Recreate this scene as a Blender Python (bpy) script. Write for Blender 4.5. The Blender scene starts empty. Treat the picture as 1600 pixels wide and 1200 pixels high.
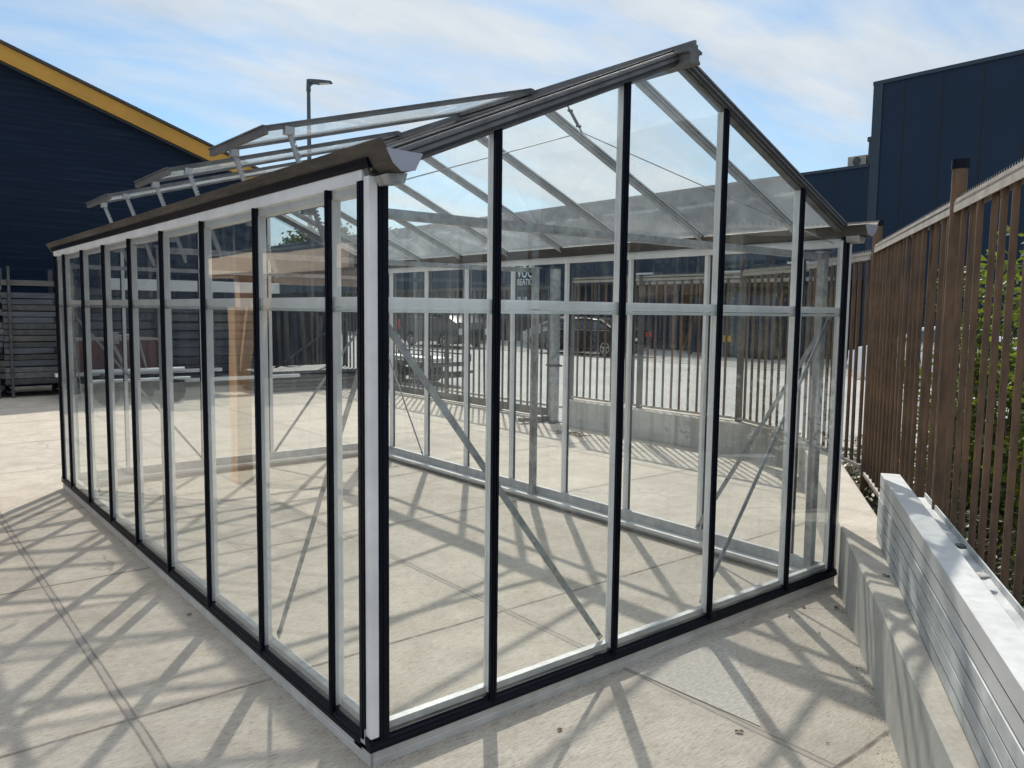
import bpy, bmesh, math, random
from mathutils import Vector, Matrix, noise as mn
random.seed(7)
S = bpy.context.scene
COL = S.collection
V = Vector
# ------------------------------------------------------------------ materials
def newmat(name):
    m = bpy.data.materials.new(name); m.use_nodes = True
    nt = m.node_tree; nt.nodes.clear()
    out = nt.nodes.new('ShaderNodeOutputMaterial')
    return m, nt, out
def N(nt, t, **kw):
    n = nt.nodes.new(t)
    for k, v in kw.items(): setattr(n, k, v)
    return n
def L(nt, a, b): nt.links.new(a, b)
def rgb(c): return (c[0], c[1], c[2], 1)
def coords(nt, scale=(1,1,1), kind='Object', rot=(0,0,0)):
    tc = N(nt, 'ShaderNodeTexCoord'); mp = N(nt, 'ShaderNodeMapping')
    mp.inputs['Scale'].default_value = scale; mp.inputs['Rotation'].default_value = rot
    L(nt, tc.outputs[kind], mp.inputs['Vector']); return mp.outputs['Vector']
def tnoise(nt, vec, scale, detail=4, rough=.55, dist=0):
    n = N(nt, 'ShaderNodeTexNoise'); n.inputs['Scale'].default_value = scale
    n.inputs['Detail'].default_value = detail; n.inputs['Roughness'].default_value = rough
    n.inputs['Distortion'].default_value = dist
    L(nt, vec, n.inputs['Vector']); return n.outputs['Fac']
def ramp(nt, fac, stops):
    r = N(nt, 'ShaderNodeValToRGB'); cr = r.color_ramp
    while len(cr.elements) < len(stops): cr.elements.new(.5)
    for e, (p, c) in zip(cr.elements, stops):
        e.position = p; e.color = rgb(c) if hasattr(c, '__len__') else (c, c, c, 1)
    L(nt, fac, r.inputs['Fac']); return r.outputs['Color']
def mixc(nt, fac, a, b, mode='MIX'):
    m = N(nt, 'ShaderNodeMix', data_type='RGBA', blend_type=mode)
    if isinstance(fac, (int, float)): m.inputs[0].default_value = fac
    else: L(nt, fac, m.inputs[0])
    for i, x in ((6, a), (7, b)):
        if hasattr(x, 'is_output'): L(nt, x, m.inputs[i])
        else: m.inputs[i].default_value = rgb(x)
    return m.outputs[2]
def mth(nt, op, a, b=None, c=None):
    m = N(nt, 'ShaderNodeMath', operation=op)
    for i, x in enumerate((a, b, c)):
        if x is None: continue
        if isinstance(x, (int, float)): m.inputs[i].default_value = x
        else: L(nt, x, m.inputs[i])
    return m.outputs[0]
def bump(nt, h, strength=.3, dist=.01):
    b = N(nt, 'ShaderNodeBump'); b.inputs['Strength'].default_value = strength; b.inputs['Distance'].default_value = dist
    L(nt, h, b.inputs['Height']); return b.outputs['Normal']
def principled(nt, out, col, rough=.5, metal=0., normal=None, spec=.5):
    p = N(nt, 'ShaderNodeBsdfPrincipled')
    for k, x in (('Base Color', col), ('Roughness', rough), ('Metallic', metal)):
        if hasattr(x, 'is_output'): L(nt, x, p.inputs[k])
        elif k == 'Base Color': p.inputs[k].default_value = rgb(x)
        else: p.inputs[k].default_value = x
    p.inputs['Specular IOR Level'].default_value = spec
    if normal: L(nt, normal, p.inputs['Normal'])
    L(nt, p.outputs[0], out.inputs[0]); return p
def simple(name, col, rough=.5, metal=0., var=.25, scale=6, stretch=(1,1,1), bmp=0., spec=.5, col2=None):
    m, nt, out = newmat(name)
    v = coords(nt, stretch)
    f = tnoise(nt, v, scale, 6, .6)
    c2 = col2 or tuple(x*(1-var) for x in col); c1 = tuple(min(1, x*(1+var*.6)) for x in col)
    c = ramp(nt, f, [(.3, c2), (.7, c1)])
    f2 = tnoise(nt, v, scale*9, 3, .6)
    r = ramp(nt, f2, [(.3, max(0, rough-.1)), (.7, min(1, rough+.12))])
    principled(nt, out, c, r, metal, bump(nt, f2, bmp, .004) if bmp else None, spec)
    return m
M = {}
M['alu'] = simple('milled aluminium', (.40,.41,.42), .52, .6, .2, 3, (3,3,.6), .05)
M['alu_light'] = simple('bright anodised aluminium', (.76,.76,.76), .48, .22, .14, 2.5, (2,2,2), .03)
M['alu_dirty'] = simple('weathered aluminium', (.17,.17,.17), .6, .5, .35, 5, (2,.8,2), .1)
M['gutter'] = simple('weathered gutter aluminium', (.085,.075,.065), .62, .3, .45, 2.2, (3,.5,3), .1, col2=(.028,.024,.021))
M['alu_base'] = simple('dull base rail aluminium', (.56,.55,.53), .65, .15, .2, 3, (2,2,2), .05)
M['bundle_grey'] = simple('stained galvanised profile', (.50,.51,.51), .62, .2, .4, 3, (1.6,1.6,2), .12, col2=(.29,.305,.31))
M['bundle_white'] = simple('pale coated profile', (.52,.525,.52), .5, .15, .16, 2.4, (1,1,2), .05)
M['alu_mid'] = simple('dull anodised aluminium', (.42,.42,.42), .6, .25, .25, 5, (2,2,2), .05)
M['black'] = simple('black coated profile', (.0025,.004,.010), .42, 0, .3, 8, spec=.14)
M['rubber'] = simple('black rubber', (.012,.012,.013), .6)
M['endplate'] = simple('grey end plate', (.33,.34,.40), .5, .2, .1, 4)
M['rustfence'] = simple('rusty brown coated steel', (.15,.084,.045), .78, .1, .6, 9, (1,1,.35), .35, col2=(.045,.034,.026))
M['railgalv'] = simple('weathered galvanised rail', (.40,.36,.31), .65, .3, .3, 8, (1,1,1), .25)
M['darksteel'] = simple('dark weathered steel', (.085,.085,.083), .6, .4, .4, 10, bmp=.2)
M['gateframe'] = simple('grey brown gate steel', (.12,.11,.10), .6, .3, .3, 6, bmp=.1)
M['navy_panel'] = simple('navy cladding', (.010,.025,.050), .5, 0, .15, .3, spec=.22)
M['navy_trim'] = simple('navy trim', (.02,.035,.055), .45, 0, .1, 2)
M['yellow'] = simple('yellow fascia paint', (.52,.27,.035), .5, 0, .16, .8, (1,1,1), .05)
M['roofing'] = simple('dark roof edge', (.05,.045,.045), .6)
M['wood'] = simple('planed timber', (.66,.38,.18), .65, 0, .25, 4, (6,6,.7), .1)
M['tanfascia'] = simple('tan boarding', (.74,.54,.37), .7, 0, .12, 3, (.5,.5,4))
M['soil'] = simple('dark soil', (.06,.045,.032), .95, 0, .5, 8, bmp=.8)
M['leaf'] = None
M['rackgrey'] = simple('oxidised profile grey', (.10,.11,.125), .5, .4, .5, 3, (.4,3,3))
M['steelcable'] = simple('steel cable', (.35,.36,.36), .4, .7)
M['tyre'] = simple('tyre rubber', (.015,.015,.016), .85)
M['rim'] = simple('alloy rim', (.6,.6,.62), .3, .8)
M['carglass'] = simple('car glass', (.02,.028,.032), .06, 0, .1, spec=.8)
M['red'] = simple('red lamp lens', (.6,.01,.015), .25)
M['lamp_clear'] = simple('clear lamp lens', (.7,.72,.72), .15)
M['white_plastic'] = simple('white coated metal', (.72,.73,.73), .45, 0, .1)
M['redbrown'] = simple('red brown painted box', (.14,.05,.04), .6, 0, .3, 2)
M['bluesteel'] = simple('blue painted steel', (.008,.022,.055), .5, 0, .3, 2)
M['brownboard'] = simple('brown boards', (.06,.045,.03), .7, 0, .3, 3)
M['stone'] = simple('pale stone', (.42,.40,.36), .9, 0, .3, 30, bmp=.5)
M['deadleaf'] = simple('dry leaf', (.09,.05,.028), .8, 0, .5, 20)
M['twig'] = simple('grey twig bark', (.10,.08,.06), .9, 0, .3, 20)
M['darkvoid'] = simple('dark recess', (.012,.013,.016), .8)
M['bark'] = simple('bark', (.09,.07,.05), .9, 0, .4, 8, bmp=.5)
M['lampgrey'] = simple('lamp post grey', (.09,.105,.12), .5, .4)
M['white_letter'] = simple('white lettering', (.8,.8,.8), .5, 0, .02)
for nm, c in (('paint_black',(.012,.014,.016)),('paint_white',(.78,.79,.80)),('paint_silver',(.42,.43,.44)),('paint_dark',(.03,.033,.036))):
    M[nm] = simple(nm.replace('paint','car paint in'), c, .2, 0, .05, 2, spec=.7)

def galv_mat():
    m, nt, out = newmat('galvanised steel')
    v = coords(nt)
    vo = N(nt, 'ShaderNodeTexVoronoi'); vo.inputs['Scale'].default_value = 38; L(nt, v, vo.inputs['Vector'])
    f = tnoise(nt, v, 7, 5)
    c = mixc(nt, .35, ramp(nt, f, [(.3, (.17,.205,.215)), (.7, (.36,.40,.42))]), vo.outputs['Color'], 'SOFT_LIGHT')
    hs = N(nt, 'ShaderNodeHueSaturation'); hs.inputs['Saturation'].default_value = .25; L(nt, c, hs.inputs['Color'])
    principled(nt, out, hs.outputs[0], .45, .5)
    return m
M['galv'] = galv_mat()

def concrete_floor():
    m, nt, out = newmat('broomed concrete slabs')
    tc = N(nt, 'ShaderNodeTexCoord'); P = tc.outputs['Object']
    sx = N(nt, 'ShaderNodeSeparateXYZ'); L(nt, P, sx.inputs[0])
    wob = mth(nt, 'MULTIPLY', mth(nt, 'SUBTRACT', tnoise(nt, P, 3.5, 5, .7), .5), .018)
    x = mth(nt, 'ADD', sx.outputs[0], wob); y = mth(nt, 'ADD', sx.outputs[1], wob)
    def cell(val, off, size):
        q = mth(nt, 'DIVIDE', mth(nt, 'SUBTRACT', val, off), size)
        idx = mth(nt, 'FLOOR', q); fr = mth(nt, 'SUBTRACT', q, idx)
        d = mth(nt, 'MULTIPLY', mth(nt, 'MINIMUM', fr, mth(nt, 'SUBTRACT', 1, fr)), size)
        return idx, d
    ix, dx = cell(x, -.605, 1.99); iy, dy = cell(y, .93, 2.01)
    cx = N(nt, 'ShaderNodeCombineXYZ'); L(nt, ix, cx.inputs[0]); L(nt, iy, cx.inputs[1])
    wn = N(nt, 'ShaderNodeTexWhiteNoise'); L(nt, cx.outputs[0], wn.inputs['Vector'])
    big = tnoise(nt, P, .55, 4, .6); mid = tnoise(nt, P, 3.2, 7, .7, .4)
    mp = N(nt, 'ShaderNodeMapping'); mp.inputs['Scale'].default_value = (2.2, 13, 1); mp.inputs['Rotation'].default_value = (0,0,math.radians(3)); L(nt, P, mp.inputs[0])
    streak = tnoise(nt, mp.outputs[0], 1.8, 6, .72)
    mp2 = N(nt, 'ShaderNodeMapping'); mp2.inputs['Scale'].default_value = (14, 135, 1); mp2.inputs['Rotation'].default_value = (0,0,math.radians(3)); L(nt, P, mp2.inputs[0])
    fine = tnoise(nt, mp2.outputs[0], 1.3, 4, .7)
    c = ramp(nt, mid, [(.25, (.30,.25,.195)), (.5, (.46,.405,.335)), (.78, (.60,.545,.46))])
    c = mixc(nt, .42, c, ramp(nt, big, [(.3, (.40,.35,.295)), (.7, (.56,.505,.43))]), 'MIX')
    agg = tnoise(nt, P, 95, 3, .7)
    c = mixc(nt, .34, c, ramp(nt, agg, [(.34, (.55,.53,.50)), (.48, (1,1,1)), (.7, (1,1,1))]), 'MULTIPLY')
    c = mixc(nt, .34, c, ramp(nt, streak, [(.3, (.72,.71,.69)), (.52, (1,1,1)), (.8, (1.0,1.0,1.0))]), 'MULTIPLY')
    c = mixc(nt, .55, c, ramp(nt, fine, [(.36, (.30,.28,.26)), (.5, (1,1,1)), (.75, (1,1,1))]), 'MULTIPLY')
    c = mixc(nt, .5, c, ramp(nt, wn.outputs['Value'], [(0, (.78,.78,.79)), (1, (1.0,.97,.94))]), 'MULTIPLY')
    # small dark pits
    sp = N(nt, 'ShaderNodeTexVoronoi'); sp.inputs['Scale'].default_value = 14; L(nt, P, sp.inputs['Vector'])
    pit = ramp(nt, sp.outputs['Distance'], [(.03, 1), (.06, 0)])
    pitm = mth(nt, 'MULTIPLY', pit, ramp(nt, tnoise(nt, P, 2.3, 3), [(.52, 0), (.6, 1)]))
    c = mixc(nt, mth(nt, 'MULTIPLY', pitm, .6), c, (.11,.095,.08))
    stn = ramp(nt, tnoise(nt, P, 1.3, 7, .78, 1.2), [(.50, 0), (.68, 1)])
    c = mixc(nt, mth(nt, 'MULTIPLY', stn, .38), c, (.24,.21,.18))
    vc = N(nt, 'ShaderNodeTexVoronoi', feature='DISTANCE_TO_EDGE'); vc.inputs['Scale'].default_value = .55
    wv = N(nt, 'ShaderNodeVectorMath', operation='ADD'); L(nt, P, wv.inputs[0]); nz = N(nt, 'ShaderNodeTexNoise'); nz.inputs['Scale'].default_value = 1.7; nz.inputs['Detail'].default_value = 6; L(nt, P, nz.inputs['Vector'])
    sc_ = N(nt, 'ShaderNodeVectorMath', operation='SCALE'); L(nt, nz.outputs['Color'], sc_.inputs[0]); sc_.inputs['Scale'].default_value = .7; L(nt, sc_.outputs[0], wv.inputs[1]); L(nt, wv.outputs[0], vc.inputs['Vector'])
    crk = mth(nt, 'MULTIPLY', ramp(nt, vc.outputs['Distance'], [(.0015, 1), (.005, 0)]), ramp(nt, big, [(.52, 0), (.58, 1)]))
    c = mixc(nt, mth(nt, 'MULTIPLY', crk, .55), c, (.12,.10,.085))
    # joints
    brk = ramp(nt, tnoise(nt, P, 9, 4, .7), [(.3, .35), (.55, 1)])
    jy = mth(nt, 'MULTIPLY', ramp(nt, dy, [(.005, 1), (.014, 0)]), brk)
    wide = ramp(nt, dx, [(.018, 1), (.024, 0)])
    edge = mth(nt, 'MULTIPLY', ramp(nt, mth(nt, 'ABSOLUTE', mth(nt, 'SUBTRACT', dx, .017)), [(.002, 1), (.007, 0)]), brk)
    filler = mth(nt, 'MULTIPLY', wide, .55)
    c = mixc(nt, filler, c, (.29,.262,.235))
    j = mth(nt, 'MAXIMUM', jy, mth(nt, 'MULTIPLY', edge, .75))
    c = mixc(nt, mth(nt, 'MULTIPLY', j, .85), c, (.055,.045,.04))
    # worn dirty halo round joints
    halo = ramp(nt, mth(nt, 'MINIMUM', dx, dy), [(.0, 1), (.10, 0)])
    c = mixc(nt, mth(nt, 'MULTIPLY', mth(nt, 'MULTIPLY', halo, mid), .5), c, (.27,.23,.19))
    h = mth(nt, 'ADD', mth(nt, 'MULTIPLY', fine, .5), mth(nt, 'MULTIPLY', mid, .4))
    h = mth(nt, 'SUBTRACT', h, mth(nt, 'MULTIPLY', j, 1.2))
    principled(nt, out, c, .85, 0, bump(nt, h, .6, .006), .3)
    return m
M['floor'] = concrete_floor()

def pavers():
    m, nt, out = newmat('pale street pavers')
    P = coords(nt)
    br = N(nt, 'ShaderNodeTexBrick'); br.inputs['Scale'].default_value = 1; br.inputs['Brick Width'].default_value = .21; br.inputs['Row Height'].default_value = .105
    br.inputs['Mortar Size'].default_value = .007; br.inputs['Color1'].default_value = (.29,.28,.265,1); br.inputs['Color2'].default_value = (.385,.375,.355,1); br.inputs['Mortar'].default_value = (.16,.15,.14,1)
    L(nt, P, br.inputs['Vector'])
    f = tnoise(nt, P, .5, 6)
    c = mixc(nt, .5, br.outputs['Color'], ramp(nt, f, [(.3, (.25,.24,.225)), (.7, (.39,.38,.36))]))
    principled(nt, out, c, .85, 0, None, .3); return m
M['pavers'] = pavers()

def wallconc():
    m, nt, out = newmat('cast concrete upstand')
    P = coords(nt)
    f = tnoise(nt, P, 3, 7, .65)
    st = tnoise(nt, coords(nt, (14,14,.5)), 1, 5, .6)
    c = ramp(nt, f, [(.25, (.37,.355,.325)), (.55, (.48,.465,.43)), (.8, (.56,.545,.505))])
    c = mixc(nt, .6, c, ramp(nt, st, [(.35, (.76,.76,.75)), (.6, (1,1,1))]), 'MULTIPLY')
    g = N(nt, 'ShaderNodeNewGeometry'); s2 = N(nt, 'ShaderNodeSeparateXYZ'); L(nt, g.outputs['Normal'], s2.inputs[0])
    up = ramp(nt, s2.outputs[2], [(.4, 0), (.8, 1)])
    fs = tnoise(nt, P, 40, 4, .7)
    topc = ramp(nt, f, [(.25, (.36,.31,.25)), (.6, (.50,.455,.39))])
    c = mixc(nt, up, c, mixc(nt, .4, topc, ramp(nt, fs, [(.35, (.6,.6,.6)), (.6, (1,1,1))]), 'MULTIPLY'))
    principled(nt, out, c, .88, 0, bump(nt, mth(nt, 'ADD', f, fs), .35, .006), .3); return m
M['conc'] = wallconc()

def siding():
    m, nt, out = newmat('navy lapped siding')
    P = coords(nt); sx = N(nt, 'ShaderNodeSeparateXYZ'); L(nt, P, sx.inputs[0])
    q = mth(nt, 'DIVIDE', sx.outputs[2], .115); fr = mth(nt, 'FRACT', q)
    f = tnoise(nt, coords(nt, (.35,1,9)), 1.5, 6, .7)
    c = ramp(nt, f, [(.3, (.004,.012,.030)), (.58, (.009,.020,.043)), (.78, (.04,.056,.082))])
    gap = ramp(nt, fr, [(.0, 1), (.10, 0)])
    c = mixc(nt, mth(nt, 'MULTIPLY', gap, .9), c, (.001,.002,.005))
    principled(nt, out, c, .5, 0, bump(nt, mth(nt, 'ADD', fr, mth(nt, 'MULTIPLY', f, .5)), .6, .02), .13); return m
M['siding'] = siding()

def glass_mat(name, veil, dirt_lo, tint=(.93,.955,.945), base_dirt=0., smear=0., ex=4.2, r0=.035):
    """thin clear sheet: transparent + mirror by angle, with a dusty film that scatters sunlight"""
    m, nt, out = newmat(name)
    P = coords(nt)
    lw = N(nt, 'ShaderNodeLayerWeight'); lw.inputs['Blend'].default_value = .5
    f5 = mth(nt, 'POWER', lw.outputs['Facing'], ex)
    R = mth(nt, 'ADD', r0, mth(nt, 'MULTIPLY', f5, .9))
    tr = N(nt, 'ShaderNodeBsdfTransparent'); tr.inputs[0].default_value = rgb(tint)
    gl = N(nt, 'ShaderNodeBsdfGlossy'); gl.inputs['Roughness'].default_value = .0; gl.inputs[0].default_value = (.9,.94,.95,1)
    wv = tnoise(nt, P, 1.7, 1)
    oi = N(nt, 'ShaderNodeObjectInfo'); wn = N(nt, 'ShaderNodeTexWhiteNoise', noise_dimensions='1D'); L(nt, oi.outputs['Random'], wn.inputs['W'])
    cs = N(nt, 'ShaderNodeVectorMath', operation='MULTIPLY_ADD'); L(nt, wn.outputs['Color'], cs.inputs[0]); cs.inputs[1].default_value = (.016,.016,.016); cs.inputs[2].default_value = (-.008,-.008,-.008)
    an = N(nt, 'ShaderNodeVectorMath', operation='ADD'); L(nt, bump(nt, wv, .12, .02), an.inputs[0]); L(nt, cs.outputs[0], an.inputs[1])
    nn = N(nt, 'ShaderNodeVectorMath', operation='NORMALIZE'); L(nt, an.outputs[0], nn.inputs[0]); L(nt, nn.outputs[0], gl.inputs['Normal'])
    veil = mth(nt, 'MULTIPLY', mth(nt, 'ADD', .65, mth(nt, 'MULTIPLY', oi.outputs['Random'], .7)), veil)
    mx = N(nt, 'ShaderNodeMixShader'); L(nt, R, mx.inputs[0]); L(nt, tr.outputs[0], mx.inputs[1]); L(nt, gl.outputs[0], mx.inputs[2])
    tl = N(nt, 'ShaderNodeBsdfTranslucent'); tl.inputs[0].default_value = (.80,.84,.83,1)
    df = N(nt, 'ShaderNodeBsdfDiffuse'); df.inputs[0].default_value = (.60,.62,.62,1)
    dm = N(nt, 'ShaderNodeMixShader'); dm.inputs[0].default_value = .25; L(nt, tl.outputs[0], dm.inputs[1]); L(nt, df.outputs[0], dm.inputs[2])
    n1 = tnoise(nt, P, 2.2, 5, .72, .5)
    d = mth(nt, 'MULTIPLY', ramp(nt, n1, [(.3, .45), (.75, 1.0)]), veil)
    sp = N(nt, 'ShaderNodeTexVoronoi'); sp.inputs['Scale'].default_value = 55; L(nt, P, sp.inputs['Vector'])
    spots = mth(nt, 'MULTIPLY', ramp(nt, sp.outputs['Distance'], [(.10, 1), (.2, 0)]), ramp(nt, n1, [(.52, 0), (.66, 1)]))
    d = mth(nt, 'ADD', d, mth(nt, 'MULTIPLY', spots, dirt_lo))
    d = mth(nt, 'ADD', d, mth(nt, 'MULTIPLY', ramp(nt, n1, [(.56, 0), (.62, 1), (.66, 0)]), smear))
    if base_dirt:
        sz = N(nt, 'ShaderNodeSeparateXYZ'); L(nt, P, sz.inputs[0])
        lo = ramp(nt, sz.outputs[2], [(.12, 1), (.5, 0)]); dr = tnoise(nt, coords(nt, (22,22,.8)), 1, 2)
        d = mth(nt, 'ADD', d, mth(nt, 'MULTIPLY', mth(nt, 'MULTIPLY', lo, n1), base_dirt))
        d = mth(nt, 'ADD', d, mth(nt, 'MULTIPLY', ramp(nt, dr, [(.60, 0), (.72, 1)]), .05))
    m2 = N(nt, 'ShaderNodeMixShader'); L(nt, d, m2.inputs[0]); L(nt, mx.outputs[0], m2.inputs[1]); L(nt, dm.outputs[0], m2.inputs[2])
    L(nt, m2.outputs[0], out.inputs[0]); return m
M['glass'] = glass_mat('clear wall glass', .004, .16, (.95,.97,.96), base_dirt=.08, smear=.012, ex=2.5)
M['roofglass'] = glass_mat('dusty roof glass', .23, .30, (.93,.955,.95), smear=.05, ex=7, r0=.03)

def leaf_mat(name, c1, c2, trans=.5):
    m, nt, out = newmat(name)
    oi = N(nt, 'ShaderNodeNewGeometry')
    c = ramp(nt, oi.outputs['Random Per Island'], [(0, c1), (1, c2)])
    p = N(nt, 'ShaderNodeBsdfPrincipled'); L(nt, c, p.inputs['Base Color']); p.inputs['Roughness'].default_value = .45
    t = N(nt, 'ShaderNodeBsdfTranslucent')
    ct = mixc(nt, 1.0, c, (2.1,2.3,.7), 'MULTIPLY'); L(nt, ct, t.inputs[0])
    mx = N(nt, 'ShaderNodeMixShader'); mx.inputs[0].default_value = trans
    L(nt, p.outputs[0], mx.inputs[1]); L(nt, t.outputs[0], mx.inputs[2]); L(nt, mx.outputs[0], out.inputs[0]); return m
M['leaf'] = leaf_mat('shrub leaves', (.022,.036,.010), (.14,.155,.028), .38)
M['leafdark'] = leaf_mat('dull ivy leaves', (.035,.045,.02), (.11,.10,.05), .25)
M['treeleaf'] = leaf_mat('tree leaves', (.02,.035,.012), (.05,.07,.025), .2)

# ------------------------------------------------------------------ mesh builder
class MB:
    def __init__(s): s.v = []; s.f = []
    def add(s, vs, fs):
        o = len(s.v); s.v += [tuple(p) for p in vs]; s.f += [tuple(i+o for i in f) for f in fs]; return s
    def box(s, a, b):
        x0,y0,z0 = a; x1,y1,z1 = b
        if x0>x1: x0,x1=x1,x0
        if y0>y1: y0,y1=y1,y0
        if z0>z1: z0,z1=z1,z0
        return s.add([(x0,y0,z0),(x1,y0,z0),(x1,y1,z0),(x0,y1,z0),(x0,y0,z1),(x1,y0,z1),(x1,y1,z1),(x0,y1,z1)],
            [(0,3,2,1),(4,5,6,7),(0,1,5,4),(1,2,6,5),(2,3,7,6),(3,0,4,7)])
    def prism(s, poly, p0, p1, ux, uz):
        """poly in (a,b) on axes ux,uz swept from p0 to p1"""
        p0, p1, ux, uz = V(p0), V(p1), V(ux), V(uz); n = len(poly)
        vs = [p0+ux*a+uz*b for a,b in poly]+[p1+ux*a+uz*b for a,b in poly]
        fs = [(i,(i+1)%n,(i+1)%n+n,i+n) for i in range(n)]+[tuple(range(n))[::-1], tuple(range(n,2*n))]
        return s.add(vs, fs)
    def bar(s, p0, p1, w, h, up=(0,0,1), off=(0,0)):
        p0, p1 = V(p0), V(p1); d = (p1-p0).normalized(); up = V(up)
        r = d.cross(up)
        if r.length < 1e-5: r = d.cross(V((1,0,0)))
        r.normalize(); u = r.cross(d)
        a, b = off
        return s.prism([(-w/2+a,-h/2+b),(w/2+a,-h/2+b),(w/2+a,h/2+b),(-w/2+a,h/2+b)], p0, p1, r, u)
    def tube(s, p0, p1, r0, r1=None, n=10):
        r1 = r0 if r1 is None else r1
        p0, p1 = V(p0), V(p1); d = (p1-p0).normalized()
        a = d.cross(V((0,0,1)) if abs(d.z)<.9 else V((1,0,0))).normalized(); b = d.cross(a)
        vs = []
        for p, r in ((p0,r0),(p1,r1)):
            for i in range(n):
                t = 2*math.pi*i/n; vs.append(p+a*math.cos(t)*r+b*math.sin(t)*r)
        return s.add(vs, [(i,(i+1)%n,(i+1)%n+n,i+n) for i in range(n)]+[tuple(range(n))[::-1], tuple(range(n,2*n))])
    def build(s, name, mat, parent=None, smooth=False, loc=(0,0,0), bevel=0):
        me = bpy.data.meshes.new(name); me.from_pydata(s.v, [], s.f)
        bm = bmesh.new(); bm.from_mesh(me); bmesh.ops.recalc_face_normals(bm, faces=bm.faces)
        if bevel: bmesh.ops.bevel(bm, geom=list(bm.edges), offset=bevel, segments=2, affect='EDGES', profile=.7)
        bm.to_mesh(me); bm.free()
        me.materials.append(mat if not isinstance(mat, str) else M[mat])
        if smooth:
            for p in me.polygons: p.use_smooth = True
            try: me.set_sharp_from_angle(angle=math.radians(40))
            except Exception: pass
        o = bpy.data.objects.new(name, me); COL.objects.link(o); o.location = loc
        if parent: o.parent = parent
        return o
def tag(o, label=None, cat=None, group=None, kind=None):
    if label: o['label'] = label
    if cat: o['category'] = cat
    if group: o['group'] = group
    if kind: o['kind'] = kind
    return o
def thing(name, label, cat, loc=(0,0,0), group=None, rz=0):
    o = bpy.data.objects.new(name, None); COL.objects.link(o); o.location = loc; o.rotation_euler = (0,0,rz)
    o.empty_display_size = .2
    return tag(o, label, cat, group)
def link_copy(o, parent, loc=None, rz=None):
    c = o.copy(); COL.objects.link(c); c.parent = parent
    if loc is not None: c.location = loc
    if rz is not None: c.rotation_euler = (0,0,rz)
    return c
def copy_tree(o, parent=None):
    c = o.copy(); COL.objects.link(c); c.parent = parent
    for ch in list(o.children): copy_tree(ch, c)
    return c
def box(name, a, b, mat, parent=None, bevel=0): return MB().box(a, b).build(name, mat, parent, bevel=bevel)

# ------------------------------------------------------------------ setting: ground
def sheet(name, pts, z, mat, cuts=None):
    m = MB(); m.add([(x,y,z) for x,y in pts], [tuple(range(len(pts)))])
    return tag(m.build(name, mat), kind='structure')
sheet('ground', [(-400,-400),(500,-400),(500,500),(-400,500)], -.012, simple('far ground', (.20,.19,.175), .9, 0, .2, .2))
sheet('street', [(7.05,-60),(60,-60),(60,120),(7.05,120)], -.006, 'pavers')
# the yard: sheet with its east edge following the wall and gate
sheet('concrete_yard', [(-60,-60),(-1,-3.3),(4.9,.75),(6.3,1.75),(6.85,2.5),(6.98,6.5),(6.98,60),(-60,60)], 0, 'floor')
soil = MB()
nx, ny = 26, 8
A_ = V((-1.6,-3.72,0)); d_ = V((.8201,.5723,0)); n_ = V((.5723,-.8201,0))
for i in range(nx+1):
    for j in range(ny+1):
        s_, t_ = i*10.2/nx, .10+j*4.2/ny
        p = A_+d_*s_+n_*t_
        soil.v.append((p.x, p.y, .10+.06*mn.noise(V((p.x*2,p.y*2,0)))))
for i in range(nx):
    for j in range(ny):
        a = i*(ny+1)+j; soil.f.append((a,a+1,a+ny+2,a+ny+1))
tag(soil.build('planting_soil', 'soil', smooth=True), kind='structure')
for k,(x0) in enumerate((20.4,21.0,21.6,22.2,22.8)):
    pass
# dark strips laid as painted shadow stripes before the far building, and a pale kerb outside the gate
sheet('concrete_patch', [(1.375,.09),(1.42,-.73),(1.72,-.44),(2.16,-.05),(2.16,.06)], .0035, simple('pale repair concrete', (.42,.385,.335), .9, 0, .28, 6, (5,14,1), .5))
m = MB()
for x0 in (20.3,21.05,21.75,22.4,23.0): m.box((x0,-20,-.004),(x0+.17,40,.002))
tag(m.build('shadow_stripes', simple('painted shadow stripe', (.10,.10,.10), .8)), kind='structure')
tag(MB().box((8.25,-5,-.004),(8.40,40,.03)).build('kerb', 'conc'), kind='structure')
tag(MB().box((7.12,6.9,-.004),(7.2,18,.012)).build('gate_track', 'railgalv'), kind='structure')

# ------------------------------------------------------------------ greenhouse
W, LEN, PP, E1, G1 = 3.32, 5.86, .73, .569, .314
HB, HS, ZT = .066, .115, 1.74
SL = .43
def zr(x): return 2.185 + SL*min(x, W-x)          # underside of the roof bars
gh = thing('greenhouse', 'large aluminium framed glass greenhouse with black glazing caps and three raised roof windows', 'greenhouse', (W/2, LEN/2, 0))
class GM(MB):
    def build(s, name, mat, parent=None, **k):
        if parent is None or parent is gh:
            s.v = [(x-W/2, y-LEN/2, z) for x,y,z in s.v]; return MB.build(s, name, mat, gh, **k)
        return MB.build(s, name, mat, parent, **k)
    def sub(s, name, mat, parent, **k):
        s.v = [(x-W/2, y-LEN/2, z) for x,y,z in s.v]; return MB.build(s, name, mat, parent, **k)
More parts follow.
